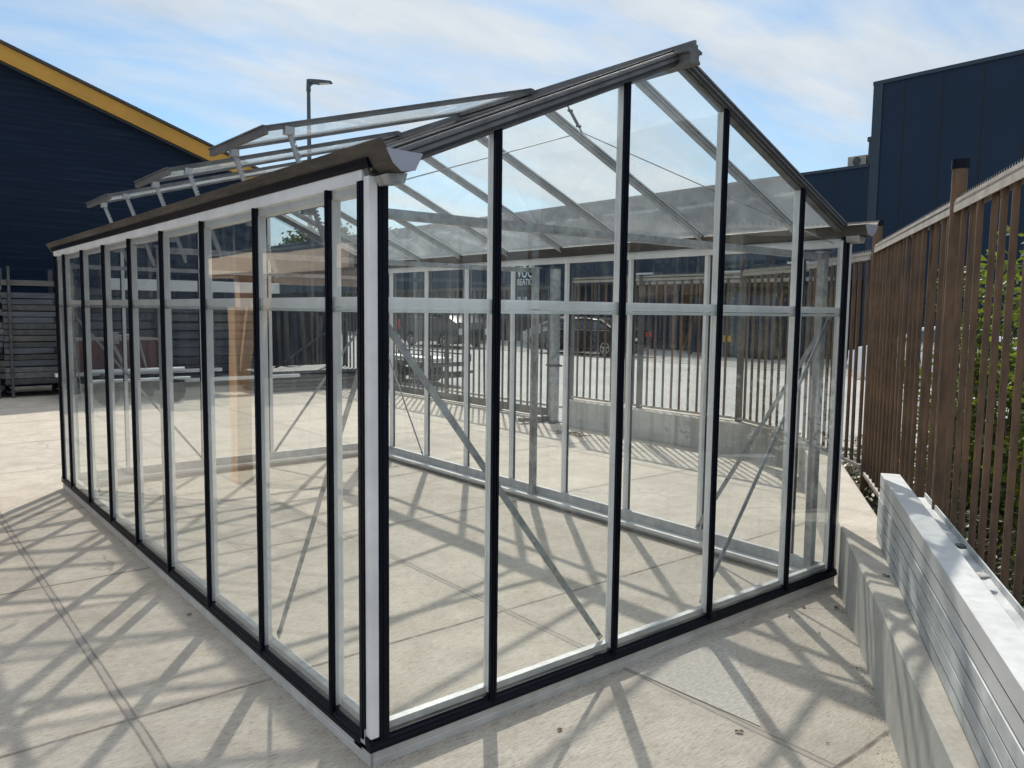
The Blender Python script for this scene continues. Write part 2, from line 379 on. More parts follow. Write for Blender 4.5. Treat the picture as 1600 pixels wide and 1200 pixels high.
# base: hollow rails on the ground, mitred look, inner ledge steps
def base(p0, p1, n):   # n: inward normal
    p0, p1, n = V(p0), V(p1), V(n)
    g = GM(); g.prism([(0,.0),(.075,.0),(.075,.040),(.135,.040),(.135,.066),(.0,.066),(.0,.036),(.002,.034),(.002,.030),(0,.028)][::1], p0, p1, n, V((0,0,1)))
    g.build('base_rail', 'alu_base')
base((0,0,0),(W,0,0),(0,1,0)); base((0,LEN,0),(W,LEN,0),(0,-1,0))
base((0,.1355,0),(0,LEN-.1355,0),(1,0,0)); base((W,.1355,0),(W,LEN-.1355,0),(-1,0,0))
for cx_, sx_ in ((0,1),(W,-1)):
    for cy_, sy_ in ((0,1),(LEN,-1)):
        g = GM(); g.box((cx_,cy_+sy_*.0752,0),(cx_+sx_*.075,cy_+sy_*.1353,.066)); g.build('base_rail', 'alu_base')
        g = GM(); g.box((cx_-sx_*.0015,cy_-sy_*.0015,.0),(cx_+sx_*.006,cy_+sy_*.006,.0655)); g.build('base_corner', 'alu')
def sill(p0, p1, n, ext=0):
    p0, p1, n = V(p0), V(p1), V(n); dd = (p1-p0).normalized()*ext; p0 -= dd; p1 += dd
    g = GM(); g.prism([(-.012,.066),(.028,.066),(.028,.115),(.003,.115),(.0,.104),(-.007,.1),(-.008,.087),(-.012,.083)], p0, p1, n, V((0,0,1))); g.build('sill_cap', 'black')
    p0 += dd; p1 -= dd
    g = GM(); g.prism([(.0285,.0665),(.062,.0665),(.062,.142),(.030,.142),(.030,.12),(.0285,.12)], p0, p1, n, V((0,0,1))); g.build('sill_profile', 'alu_mid')
sill((-.012,0,0),(W+.012,0,0),(0,1,0)); sill((-.012,LEN,0),(W+.012,LEN,0),(0,-1,0))
sill((0,.064,0),(0,LEN-.064,0),(1,0,0),.0355); sill((W,.064,0),(W,LEN-.064,0),(-1,0,0),.0355)
# corner posts
for cx, sx in ((0,1),(W,-1)):
    for cy, sy in ((0,1),(LEN,-1)):
        g = GM(); g.box((cx-sx*.006, cy-sy*.006, .1155),(cx+sx*.030, cy+sy*.030, 2.178))
        g.box((cx+sx*.030,cy+sy*.014,.10),(cx+sx*.066,cy+sy*.032,2.165)); g.box((cx+sx*.014,cy+sy*.030,.10),(cx+sx*.032,cy+sy*.066,2.165))
        c = g.build('corner_post', 'alu_light', bevel=.0025)
        g = GM(); g.prism([(.033,-.012),(.070,-.012),(.070,.006),(.033,.006)], (cx,cy,.10),(cx,cy,2.19),(sx,0,0),(0,sy,0)); 
        g.prism([(-.012,.033),(.006,.033),(.006,.070),(-.012,.070)], (cx,cy,.10),(cx,cy,2.165),(sx,0,0),(0,sy,0))
        g.box((cx+sx*.045,cy-sy*.0145,.10),(cx+sx*.058,cy-sy*.0115,2.19)); g.box((cx-sx*.0145,cy+sy*.045,.10),(cx-sx*.0115,cy+sy*.058,2.16))
        g.sub('glazing_cap', 'black', c)
# bars
def vbar(x, y, zt, axis, s):   # axis 'x': gable wall, s = inward sign
    g = GM(); c = GM()
    if axis == 'x':
        g.box((x-.010,y+s*.008,.12),(x+.010,y+s*.040,zt)); g.box((x-.013,y+s*.034,.12),(x+.013,y+s*.044,zt))
        c.box((x-.017,y-s*.010,.088),(x+.017,y+s*.004,zt)); c.box((x-.009,y-s*.014,.088),(x-.003,y-s*.009,zt)); c.box((x+.003,y-s*.014,.088),(x+.009,y-s*.009,zt))
    else:
        g.box((x+s*.008,y-.010,.12),(x+s*.040,y+.010,zt)); g.box((x+s*.034,y-.013,.12),(x+s*.044,y+.013,zt))
        c.box((x-s*.010,y-.017,.088),(x+s*.004,y+.017,zt)); c.box((x-s*.014,y-.009,.088),(x-s*.009,y-.003,zt)); c.box((x-s*.014,y+.003,.088),(x-s*.009,y+.009,zt))
    o = g.build('glazing_bar', 'alu_light'); c.sub('glazing_cap', 'black', o)
gx = [E1+i*PP for i in range(4)]; ly = [G1+i*PP for i in range(8)]
for x in gx:
    vbar(x, 0, zr(x)-.002, 'x', 1); vbar(x, LEN, zr(x)-.002, 'x', -1)
for y in ly:
    vbar(0, y, 2.160, 'y', 1); vbar(W, y, 2.160, 'y', -1)
# transoms (pieces between bars run behind the caps as one rail)
def transom(p0, p1, n):
    g = GM(); g.prism([(.0105,ZT-.018),(.040,ZT-.018),(.040,ZT+.018),(.0105,ZT+.018)], V(p0), V(p1), V(n), V((0,0,1)))
    g.prism([(.0105,ZT-.038),(.022,ZT-.038),(.022,ZT-.0235),(.0105,ZT-.0235)], V(p0), V(p1), V(n), V((0,0,1)))
    g.build('transom', 'alu_light')
transom((.066,0,0),(W-.066,0,0),(0,1,0)); transom((.066,LEN,0),(W-.066,LEN,0),(0,-1,0))
transom((0,.066,0),(0,LEN-.066,0),(1,0,0)); transom((W,.066,0),(W,LEN-.066,0),(-1,0,0))
# glass panes: thin sheets
def pane(pts, mat='glass'):
    g = GM(); g.add(pts, [tuple(range(len(pts)))]); return g.build('glass_pane', mat)
xs = [.06]+gx+[W-.06]; ys = [.06]+ly+[LEN-.06]
for yy in (.0055, LEN-.0055):
    for a, b in zip(xs[:-1], xs[1:]):
        a2, b2 = a+.003, b-.003
        pane([(a2,yy,.118),(b2,yy,.118),(b2,yy,ZT-.026),(a2,yy,ZT-.026)])
        top = [(b2,yy,zr(b2)+.005)]+([(W/2,yy,zr(W/2)+.005)] if a<W/2<b else [])+[(a2,yy,zr(a2)+.005)]
        yu = yy+(.0015 if yy<1 else -.0015)
        pane([(a2,yu,ZT-.040),(b2,yu,ZT-.040)]+[(p[0],yu,p[2]) for p in top])
for xx in (.0055, W-.0055):
    for a, b in zip(ys[:-1], ys[1:]):
        a2, b2 = a+.003, b-.003
        pane([(xx,a2,.118),(xx,b2,.118),(xx,b2,ZT-.026),(xx,a2,ZT-.026)])
        xu = xx+(.0015 if xx<1 else -.0015)
        pane([(xu,a2,ZT-.040),(xu,b2,ZT-.040),(xu,b2,2.165),(xu,a2,2.165)])
# roof
OPEN = (1,3,5)   # bays of ly with raised windows: between ly[i] and ly[i+1]
rys = [.03]+ly+[LEN-.03]
def rp(x, y, dz=0):
    return (x, y, zr(x)+.022+dz)
for k,(a,b) in enumerate(zip(rys[:-1], rys[1:])):
    a2, b2 = a+.006, b-.006
    if (k-1) not in OPEN: pane([rp(.05,a2),rp(W/2-.035,a2),rp(W/2-.035,b2),rp(.05,b2)], 'roofglass')
    pane([rp(W-.05,a2),rp(W/2+.035,a2),rp(W/2+.035,b2),rp(W-.05,b2)], 'roofglass')
for y in ly:
    for sgn in (0,1):
        x0, x1 = (.03, W/2-.03) if sgn == 0 else (W-.03, W/2+.03)
        g = GM(); g.bar((x0,y,zr(x0)-.004),(x1,y,zr(x1)-.004), .012, .030); g.bar((x0,y,zr(x0)+.013),(x1,y,zr(x1)+.013), .026, .009)
        o = g.build('roof_bar', 'alu_mid')
        g = GM(); g.bar((x0,y,zr(x0)+.034),(x1,y,zr(x1)+.034), .026, .012); g.sub('bar_cap', 'alu_dirty', o)
for y, s in ((.0,1),(LEN,-1)):
    for sgn in (0,1):
        x0, x1 = (.0, W/2-.0) if sgn == 0 else (W-.0, W/2+.0)
        g = GM()
        for (dy, dz, w, h) in ((.022,.006,.040,.046),(.010,.040,.030,.022),(.040,.038,.020,.016),(-.008,.020,.014,.050)):
            g.bar((x0,y+s*dy,zr(x0)+dz),(x1,y+s*dy,zr(x1)+dz), w, h)
        o = g.build('gable_rafter', 'alu_dirty')
        g = GM(); g.bar((x0,y+s*.030,zr(x0)+.051),(x1,y+s*.030,zr(x1)+.051), .010, .020); g.bar((x0,y-s*.0165,zr(x0)+.002),(x1,y-s*.0165,zr(x1)+.002), .006, .012)
        g.bar((x0,y-s*.0165,zr(x0)+.03),(x1,y-s*.0165,zr(x1)+.03), .004, .006)
        g.sub('rubber_strip', 'rubber', o)
zR = zr(W/2)
g = GM(); g.prism([(-.04,-.030),(.04,-.030),(.04,-.02),(.03,-.012),(.03,.012),(.052,.018),(.052,.03),(.02,.04),(.02,.056),(.008,.056),(.008,.074),(-.008,.074),(-.008,.056),(-.02,.056),(-.02,.04),(-.052,.03),(-.052,.018),(-.03,.012),(-.03,-.012),(-.04,-.02)],
    (W/2,-.085,zR),(W/2,LEN+.085,zR),(1,0,0),(0,0,1)); g.build('ridge', 'alu_dirty')
# gutters and eave plates
def gutter(x, s):    # s=+1: left side (outward is -x)
    o_ = V((-s,0,0)); up = V((0,0,1))
    y0, y1 = -.15, LEN+.15
    outer = [(-.012,2.215),(.006,2.246),(.028,2.268),(.036,2.280),(.042,2.280),(.034,2.262),(.016,2.240),(-.004,2.206),(-.040,2.180),(-.092,2.188),(-.126,2.246),(-.120,2.249),(-.088,2.196),(-.042,2.187)]
    g = GM(); g.prism(outer, (x,y0,0),(x,y1,0), o_, up); gu = g.build('gutter', 'gutter')
    for yy in (y0, y1):
        e = 1 if yy<0 else -1
        g = GM(); g.prism([(.020,2.250),(-.006,2.204),(-.040,2.179),(-.093,2.187),(-.124,2.247)], (x,yy-e*.004,0),(x,yy+e*.0,0), o_, up); g.sub('end_plate', 'endplate', gu)
    g = GM(); g.prism([(-.015,2.176),(-.095,2.186),(-.085,2.150),(-.03,2.143)], (x,-.10,0),(x,-.016,0), o_, up); g.sub('gutter_bracket', 'galv', gu)
    g = GM(); g.prism([(-.006,2.204),(.014,2.204),(.018,2.216),(.022,2.236),(.004,2.236),(-.006,2.214)], (x,-.02,0),(x,LEN+.02,0), o_, up); g.build('eave_cap', 'black')
    g = GM(); g.prism([(.010,2.158),(.010,2.203),(-.012,2.203),(-.05,2.176),(-.05,2.164),(-.058,2.164),(-.058,2.125),(-.008,2.125),(-.008,2.158)], (x,.036,0),(x,LEN-.036,0), o_, up); g.build('eave_plate', 'alu_light')
gutter(0, 1); gutter(W, -1)
# galvanised inner frame
for y in (.13, 2.85, LEN-.13):
    for x in (.095, W-.085):
        if y < 1 and x < 1: continue
        g = GM(); g.box((x-.025,y-.025,.067),(x+.025,y+.025,2.09)); g.box((x-.03,y-.04,.0665),(x+.03,y+.04,.08)); g.box((x-.035,y-.035,2.09),(x+.035,y+.035,2.10)); g.build('support_post', 'galv')
for y in (.13, 2.85, LEN-.13):
    g = GM(); g.box((.115,y-.016,2.052),(W-.112,y+.016,2.089)) ; g.build('cross_beam', 'galv')
# diagonal braces: flat bars
def brace(p0, p1, w=.029, n=(0,1,0)):
    g = GM(); g.bar(p0, p1, .005, w, V(n).cross(V(p1)-V(p0))); br = g.build('brace', 'galv')
    for e0, e1 in ((p0,p1),(p1,p0)):
        c = V(e0).lerp(V(e1), .018); g = GM(); g.tube(c-V(n)*.010, c+V(n)*.010, .009, n=6); g.sub('bolt', 'darksteel', br)
brace((.075,.072,1.70),(1.285,.072,.15)); brace((W-.075,.072,1.70),(2.05,.072,.15))
brace((.072,.075,1.70),(.072,1.03,.15), n=(1,0,0)); brace((W-.072,.075,1.70),(W-.072,1.03,.15), n=(1,0,0))
brace((.072,LEN-.075,1.70),(.072,LEN-1.17,.15), n=(1,0,0)); brace((W-.072,LEN-.075,1.70),(W-.072,LEN-1.17,.15), .02, n=(1,0,0))
brace((W-.075,LEN-.072,1.70),(2.04,LEN-.072,.15)); brace((.075,LEN-.072,1.70),(1.27,LEN-.072,.15), .022)
# bracing cables with turnbuckle
for ya, yb, q in ((.08,.66,.78),(LEN-.08,LEN-.66,LEN-.78)):
    g = GM()
    for x in (.06, W-.06): g.tube((x,ya,2.15),(W/2,yb,2.675), .0028, n=6)
    c = g.build('bracing_cable', 'steelcable')
    g = GM(); g.tube((W/2,q,2.84),(W/2,yb,2.675), .004, n=6); d0, d1 = V((W/2,q,2.84)), V((W/2,yb,2.675))
    for dx in (-.008,.008): g.tube(d0.lerp(d1,.22)+V((dx,0,0)), d0.lerp(d1,.75)+V((dx,0,0)), .004, n=6)
    for t in (.2,.77): g.tube(d0.lerp(d1,t)-V((.014,0,0)), d0.lerp(d1,t)+V((.014,0,0)), .008, n=8)
    g.sub('turnbuckle', 'darksteel', c)
# window operator shaft
g = GM(); g.tube((.27,.9,2.195),(.27,LEN-.8,2.195), .015, n=12); sh = g.build('operator_shaft', 'galv')
for i in OPEN:
    for y in (ly[i]+.02, ly[i+1]-.02):
        g = GM(); g.box((.235,y-.018,2.155),(.29,y+.018,2.222)); g.tube((.27,y-.035,2.195),(.27,y+.035,2.195), .026, n=14); g.box((.262,y-.01,2.22),(.278,y+.01,2.26)); g.sub('shaft_bearing', 'alu', sh)
# raised roof windows
for i in OPEN:
    y0, y1 = ly[i]+.005, ly[i+1]-.005
    xa, za, xb, zb = .06, 2.515, W/2-.03, zR+.062
    g = GM()
    for y in (y0+.012, y1-.012):
        g.bar((xa,y,za+.006),(xb,y,zb+.006), .018, .022); g.bar((xa,y,za+.018),(xb,y,zb+.018), .026, .006)
    g.box((xa-.012,y0,za-.018),(xa+.010,y1,za+.016)); g.box((xa-.020,y0-.004,za+.014),(xa+.016,y1+.004,za+.020)); g.box((xb-.01,y0,zb-.015),(xb+.02,y1,zb+.018))
    w = g.build('roof_window', 'alu_dirty')
    def wp(x, y, dz=0): return (x, y, za+(zb-za)*(x-xa)/(xb-xa)+dz)
    g = GM(); g.add([wp(xa,y0+.02,.010),wp(xb,y0+.02,.010),wp(xb,y1-.02,.010),wp(xa,y1-.02,.010)], [(0,1,2,3)]); g.sub('glass_pane', 'roofglass', w)
    for y in (y0+.012, y1-.012):
        g = GM(); t0, t1 = V((.17,y,wp(.17,y)[2]-.018)), V((.395,y,1.90))
        t1 = V((.40,y,1.88)) if i == 1 else V((.36,y,2.02))
        g.bar(t0, t1, .014, .016, (1,0,0))
        dd = (t1-t0); n = int(dd.length/.018)
        nrm = V((dd.z,0,-dd.x)).normalized()*-1
        for k in range(2, n-1):
            c = t0+dd*(k/n)+nrm*.010; g.bar(c-nrm*.002, c+nrm*.008, .012, .009, (0,1,0))
        g.box((.150,y-.016,t0.z-.018),(.195,y+.016,t0.z+.018)); g.sub('rack_arm', 'alu', w)

# ------------------------------------------------------------------ concrete wall
near0 = V((3.27,-.06,0)); dn = V((.8201,.5723,0)); nn = V((.5723,-.8201,0))
wall = thing('retaining_wall', 'low pale concrete upstand wall running beside the greenhouse and turning along the street fence', 'wall', (3.27,-.06,0))
pa = near0-dn*6.2; pb = V((6.46,2.166,0)); pc = V((6.72,2.62,0)); pd = V((6.74,6.25,0)); t = .26
inner = [pa, pb, pc, pd]; outer = [pa+nn*t, V((6.60,1.94,0)), V((7.0,2.55,0)), V((7.0,6.25,0))]
g = MB()
secs = []
for a, b in zip(inner, outer):
    a = a-near0; b = b-near0
    ax = (b-a).normalized()*.012
    secs.append([(a.x,a.y,-.02),(a.x,a.y,.388),(a.x+ax.x,a.y+ax.y,.40),(b.x-ax.x,b.y-ax.y,.40),(b.x,b.y,.388),(b.x,b.y,-.02)])
for sct in secs: g.v += sct
for k in range(3):
    for j in range(5): a = k*6+j; g.f.append((a,a+1,a+7,a+6))
g.f += [(0,1,2,3,4,5),(23,22,21,20,19,18)]
g.build('wall_body', 'conc', wall)

# ------------------------------------------------------------------ fence
FT, FB = 2.30, .35
def fence(name, label, p0, p1, posts, caps, spacing=.165, parent=None, zt=FT, zb=FB, r=.0142, spikes=True, jitter=.004, ends=(0.06,0.06), group='steel bar fence panels round the yard'):
    p0, p1 = V((*p0,0)), V((*p1,0)); d = (p1-p0); Ln = d.length; d.normalize(); nrm = V((-d.y,d.x,0))
    root = thing(name, label, 'fence', p0, group)
    g = MB(); g.bar((0,0,zt-.02)+V((0,0,0)) if False else V((0,0,zt-.03)), V((0,0,zt-.03))+d*Ln, .05, .012); g.bar(V((0,0,zt-.014))+nrm*.0, V((0,0,zt-.014))+d*Ln, .040, .020)
    g.bar(V((0,0,zt-.045))+nrm*.022, V((0,0,zt-.045))+nrm*.022+d*Ln, .006, .05); g.bar(V((0,0,zt-.045))-nrm*.022, V((0,0,zt-.045))-nrm*.022+d*Ln, .006, .05)
    g.build('top_rail', 'railgalv', root)
    g = MB(); g.bar(V((0,0,zb+.02)), V((0,0,zb+.02))+d*Ln, .045, .03); g.build('bottom_rail', 'railgalv', root)
    if spikes:
        g = MB(); n = int(Ln/.036)
        for k in range(n):
            c = d*(k*.036+.01)+V((0,0,zt-.005)); g.add([c-d*.010, c+d*.010, c+V((0,0,.030))+nrm*.002, c+nrm*.003], [(0,1,2),(0,2,3),(1,3,2),(0,3,1)])
        g.build('spike_strip', 'railgalv', root)
    proto = None; k = 0; s = ends[0]+spacing*.5
    while s < Ln-ends[1]:
        if all(abs(s-q) > .06 for q in posts):
            off = d*(s+random.uniform(-jitter,jitter))
            if proto is None: proto = MB().tube((0,0,zb+.036),(0,0,zt-.05), r, n=10).build('bar', 'rustfence', root, smooth=True); proto.location = off
            else:
                c = link_copy(proto, root, off, random.uniform(0,6))
                c.rotation_euler = (random.uniform(-.004,.004), random.uniform(-.004,.004), random.uniform(0,6))
        s += spacing
    for q, cap in zip(posts, caps):
        c = d*q
        if cap:
            o = MB().tube(c+V((0,0,.02)), c+V((0,0,2.45)), .036, n=20).build('post', 'rustfence', root, smooth=True)
            g = MB(); g.tube(c+V((0,0,2.45)), c+V((0,0,2.495)), .041, n=20); g.build('post_cap', 'black', o, smooth=True)
        else:
            MB().box((c.x-.03,c.y-.03,.38),(c.x+.03,c.y+.03,zt)).build('post', 'gateframe', root)
    return root
A0 = (5.2,.77); dv = (-.8291,-.5591)
P1 = (A0[0]+dv[0]*2.756, A0[1]+dv[1]*2.756); P2 = (A0[0]+dv[0]*5.5, A0[1]+dv[1]*5.5)
fence('steel_fence', 'tall rusty brown bar fence panel nearest the camera, behind the stacked profiles', P1, P2, [0.0], [1])
fence('steel_fence', 'rusty brown bar fence panel between the two black capped round posts', (A0[0]-.01,A0[1]), (P1[0]+.05,P1[1]+.03), [0.0], [1])
fence('steel_fence', 'short rusty bar fence panel angled behind the right gable corner', (6.30,2.06), (A0[0]+.05,A0[1]+.06), [], [], .14, zt=2.25, zb=.39, r=.0155)
fence('steel_fence', 'short bar fence panel at the bend of the concrete wall seen through glass', (6.86,3.22), (6.33,2.08), [.0], [0], .14, zt=2.235, zb=.42, r=.0155)
fence('steel_fence', 'steel bar fence panel on the street side wall, right of the round gate post', (6.86,4.83), (6.86,3.24), [0.0], [0], .14, zt=2.21, zb=.42, r=.0155)
fence('steel_fence', 'steel bar fence panel next to the round galvanised gate post', (6.86,6.20), (6.86,4.86), [0.0], [0], .14, zt=2.21, zb=.42, r=.0155)
# gate post
gp = thing('gate_post', 'thick round galvanised gate post with a clamp band at the end of the concrete wall', 'post', (6.93,6.66,0))
MB().tube((0,0,0),(0,0,2.36), .083, n=28).build('pole', 'galv', gp, smooth=True)
g = MB(); g.tube((0,0,.86),(0,0,.90), .10, n=28); g.box((-.03,-.16,.865),(.03,-.09,.895)); g.box((-.03,.09,.865),(.03,.16,.895)); g.build('clamp_band', 'darksteel', gp)
g = MB(); g.tube((0,0,2.36),(0,0,2.39), .088, n=28); g.build('post_cap', 'darksteel', gp)
g = MB(); g.box((-.22,-.20,0),(.10,.16,.012)); g.box((-.62,.02,.03),(-.05,.12,.09)); g.build('foot_plate', 'darksteel', gp)
# sliding gate
gt = thing('sliding_gate', 'long low beamed sliding bar gate closing the yard towards the street', 'gate', (7.0,6.8,0))
g = MB(); g.box((-.035,0,.055),(.035,7.6,.185)); g.build('bottom_beam', 'gateframe', gt)
g = MB(); g.box((-.03,0,2.06),(.03,7.6,2.11)); g.build('top_beam', 'gateframe', gt)
pr = None
for k in range(46):
    y = .08+k*.165
    if pr is None: pr = MB().box((-.013,-.013,.185),(.013,.013,2.06)).build('bar', 'gateframe', gt); pr.location = (0,y,0)
    else:
        c = link_copy(pr, gt, (0,y,0)); 
        if k in (10,17,30): c.rotation_euler = (random.uniform(-.03,.03),0,0)
for y in (.0,2.9,7.55): MB().box((-.032,y-.03,.186),(.032,y+.03,2.059)).build('upright', 'gateframe', gt)
for y in (1.3,6.0):
    MB().tube((-.02,y,.05),(.02,y,.05), .05, n=16).build('wheel', 'darksteel', gt)

# ------------------------------------------------------------------ stacked profiles on the wall
B0 = V((3.15,-.34,.402)); bd = V((-.842,-.539,0)).normalized(); bn = V((-bd.y,bd.x,0))
if bn.y > 0: bn = -bn
prof_grp = 'aluminium profiles stacked on the concrete wall'
# (column, z0, h, start, length, material, label)
rows = [
 (0,.000,.062,-.055,4.6,'bundle_grey','lowest grey aluminium profile of the front stack lying directly on the concrete wall'),
 (0,.064,.062,-.035,4.6,'bundle_grey','second aluminium profile from the bottom of the front stack on the wall'),
 (0,.128,.062,-.045,4.6,'bundle_grey','third profile from the bottom in the front stack, with a rough pale edge'),
 (0,.192,.062,-.030,4.6,'bundle_grey','scuffed grey profile in the middle of the front stack on the wall'),
 (0,.256,.066,.000,4.7,'bundle_white','smooth light aluminium profile just under the top one of the front stack'),
 (0,.324,.076,.000,4.7,'bundle_white','broad pale box profile on top of the whole stack on the wall'),
 (1,.000,.085,.15,4.4,'bundle_grey','lowest profile of the rear stack beside the rusty fence'),
 (1,.087,.085,.20,4.4,'bundle_grey','second profile from the bottom of the rear stack beside the fence'),
 (1,.174,.085,.12,4.4,'bundle_grey','upper middle profile of the rear stack beside the fence'),
 (1,.261,.075,.16,4.4,'bundle_grey','top channel of the rear stack beside the fence, carrying two stones'),
]
for col, z0, h, st, ln, mt, lab in rows:
    w = .104
    o0 = B0+bd*st+bn*((0.0 if col == 0 else .108)+random.uniform(0,.004))+V((0,0,z0))
    g = MB()
    hh = h-.001
    prof = [(0,0),(w,0),(w,hh-.004),(w-.004,hh),(.003,hh),(0,hh-.003),(0,.003),(.003,0)]
    if lab.startswith('top channel'): prof = [(0,0),(w,0),(w,hh),(w-.006,hh),(w-.006,.045),(.006,.045),(.006,hh),(0,hh)]
    g.prism(prof, V((0,0,0)), bd*ln, bn, V((0,0,1)))
    o = g.build('aluminium_profile', mt, loc=o0)
    tag(o, lab, 'metal profile', prof_grp)
def stone(name, label, cat, p, r, mat='stone', flat=.4, grp=None, seed=0):
    bm = bmesh.new(); bmesh.ops.create_icosphere(bm, subdivisions=3, radius=1)
    for v in bm.verts:
        q = v.co*(1+.25*mn.noise(v.co*1.4+V((seed,0,0)))); v.co = V((q.x*r, q.y*r*.7, q.z*r*flat))
    me = bpy.data.meshes.new(name); bm.to_mesh(me); bm.free(); me.materials.append(M[mat])
    for pl in me.polygons: pl.use_smooth = True
    o = bpy.data.objects.new(name, me); COL.objects.link(o); o.location = p; o.rotation_euler = (0,0,seed)
    return tag(o, label, cat, grp)
zt_ = .402+.336
q = B0+bd*1.30+bn*.165; stone('stone', 'dark flat stone on the rear stack of profiles', 'stone', (q.x,q.y,zt_+.012), .028, 'darksteel', .35, seed=1)
q = B0+bd*1.72+bn*.150; stone('stone', 'pale flat stone on the rear stack of profiles nearer the camera', 'stone', (q.x,q.y,zt_+.014), .034, 'stone', .35, seed=2.3)

# ------------------------------------------------------------------ dry leaves and crumbs
def dryleaf(p, rz, s, label, grp='dry leaves and crumbs on the slabs', name='dry_leaf', mat='deadleaf'):
    g = MB(); n = 7
    pts = []
    for i in range(n+1):
        t = i/n; w = math.sin(math.pi*t)**.8*.32*(1+.3*math.sin(9*t))
        zc = .10*math.sin(3*t)+.02
        pts.append([(t-.5,-w,zc+.22*w+.08*math.sin(7*t+1)),(t-.5,0,zc),(t-.5,w,zc+.3*w)])
    for r_ in pts: g.v += [tuple(V(c)*s) for c in r_]
    for i in range(n):
        for j in range(2): a = i*3+j; g.f.append((a,a+1,a+4,a+3))
    g.tube((-.5*s,0,.02*s),(-.75*s,.05*s,.06*s), .012*s, n=5)
    o = g.build(name, mat, smooth=True, loc=p); o.rotation_euler = (0,0,rz); return tag(o, label, 'leaf', grp)
for (x,y,rz,s,lab) in ((-.06,1.94,.3,.05,'small dry leaf by the left base rail of the greenhouse'),(.74,-.235,.2,.045,'small brown leaf on the slab in front of the second gable pane'),
    (1.31,-.70,2.3,.06,'curled brown leaf on the slab in front of the gable'),(2.60,-.13,.6,.04,'dark leaf close to the gable base near the wall'),(2.80,-.10,1.2,.05,'pair of dark leaves in the corner between gable base and wall'),
    (2.95,-.22,.2,.06,'long curled leaf at the foot of the concrete wall'),(1.52,-.97,1.9,.022,'tiny pale crumb near the bottom of the concrete wall'),
    (2.27,-.70,.4,.026,'small reddish leaf at the foot of the concrete wall'),(3.05,4.92,.3,.06,'dry leaf inside the greenhouse by the far right base rail'),(1.9,3.6,.1,.05,'dry leaf in the middle of the greenhouse floor'),
    (2.52,-.36,1.0,.03,'bent dry leaf on the sunlit slab beside the wall'),(2.1,2.2,2.,.035,'small leaf on the greenhouse floor in the gutter shadow')):
    dryleaf((x,y,.004), rz, s*.62, lab)
q = near0-dn*1.45+nn*.14; dryleaf((q.x,q.y,.402), .5, .085, 'curled grey leaf lying on top of the concrete wall', name='dry_leaf')
q = near0-dn*.95+nn*.10; dryleaf((q.x,q.y,.402), 1.5, .04, 'small dark leaf on top of the concrete wall beside the stack')
g = MB()
for k in range(60):
    a = random.uniform(0,6.28); r_ = random.uniform(0,.28)**1.0; x, y = math.cos(a)*r_*.6, math.sin(a)*r_*1.5; l_ = random.uniform(.03,.12); b = random.uniform(0,6.28)
    g.tube((x,y,.01+random.uniform(0,.03)),(x+math.cos(b)*l_,y+math.sin(b)*l_,.01+random.uniform(0,.04)), .003, n=4)
    g.add([(x,y,.01),(x+.03,y+.01,.03),(x+.02,y+.04,.02)], [(0,1,2)])
tag(g.build('leaf_litter', 'deadleaf', loc=(6.2,5.5,0)), 'dark heap of dead leaves and twigs beside the foot of the gate post', 'leaf litter', kind='stuff')

g = MB(); rg = random.Random(99)
def crumb(x, y, r, z=0.):
    a = rg.uniform(0,6.28); pts = [(x+r*math.cos(a+k*2.1)*rg.uniform(.6,1.2), y+r*math.sin(a+k*2.1)*rg.uniform(.6,1.2), z) for k in range(3)]; g.add(pts+[(x,y,z+r*rg.uniform(.5,1.1))], [(0,1,3),(1,2,3),(2,0,3)])
for k in range(700):
    s_ = rg.uniform(-4.6,0); q_ = near0+dn*s_-nn*abs(rg.gauss(0,.035)); crumb(q_.x, q_.y, rg.uniform(.001,.004))
for k in range(500): crumb(rg.uniform(0,W), -abs(rg.gauss(0,.02)), rg.uniform(.001,.0035))
for k in range(500): crumb(-abs(rg.gauss(0,.02)), rg.uniform(0,LEN), rg.uniform(.001,.0035))
for k in range(900): crumb(rg.uniform(-1.2,3.2), rg.uniform(-1.2,5.5), rg.uniform(.0008,.003))
for k in range(500): crumb(-.605+rg.gauss(0,.02), rg.uniform(-.5,6), rg.uniform(.001,.003))
tag(g.build('grit', simple('grit', (.13,.11,.09), .95)), 'fine grit and crumbs scattered along the wall foot, rails and slab joints', 'grit', kind='stuff')
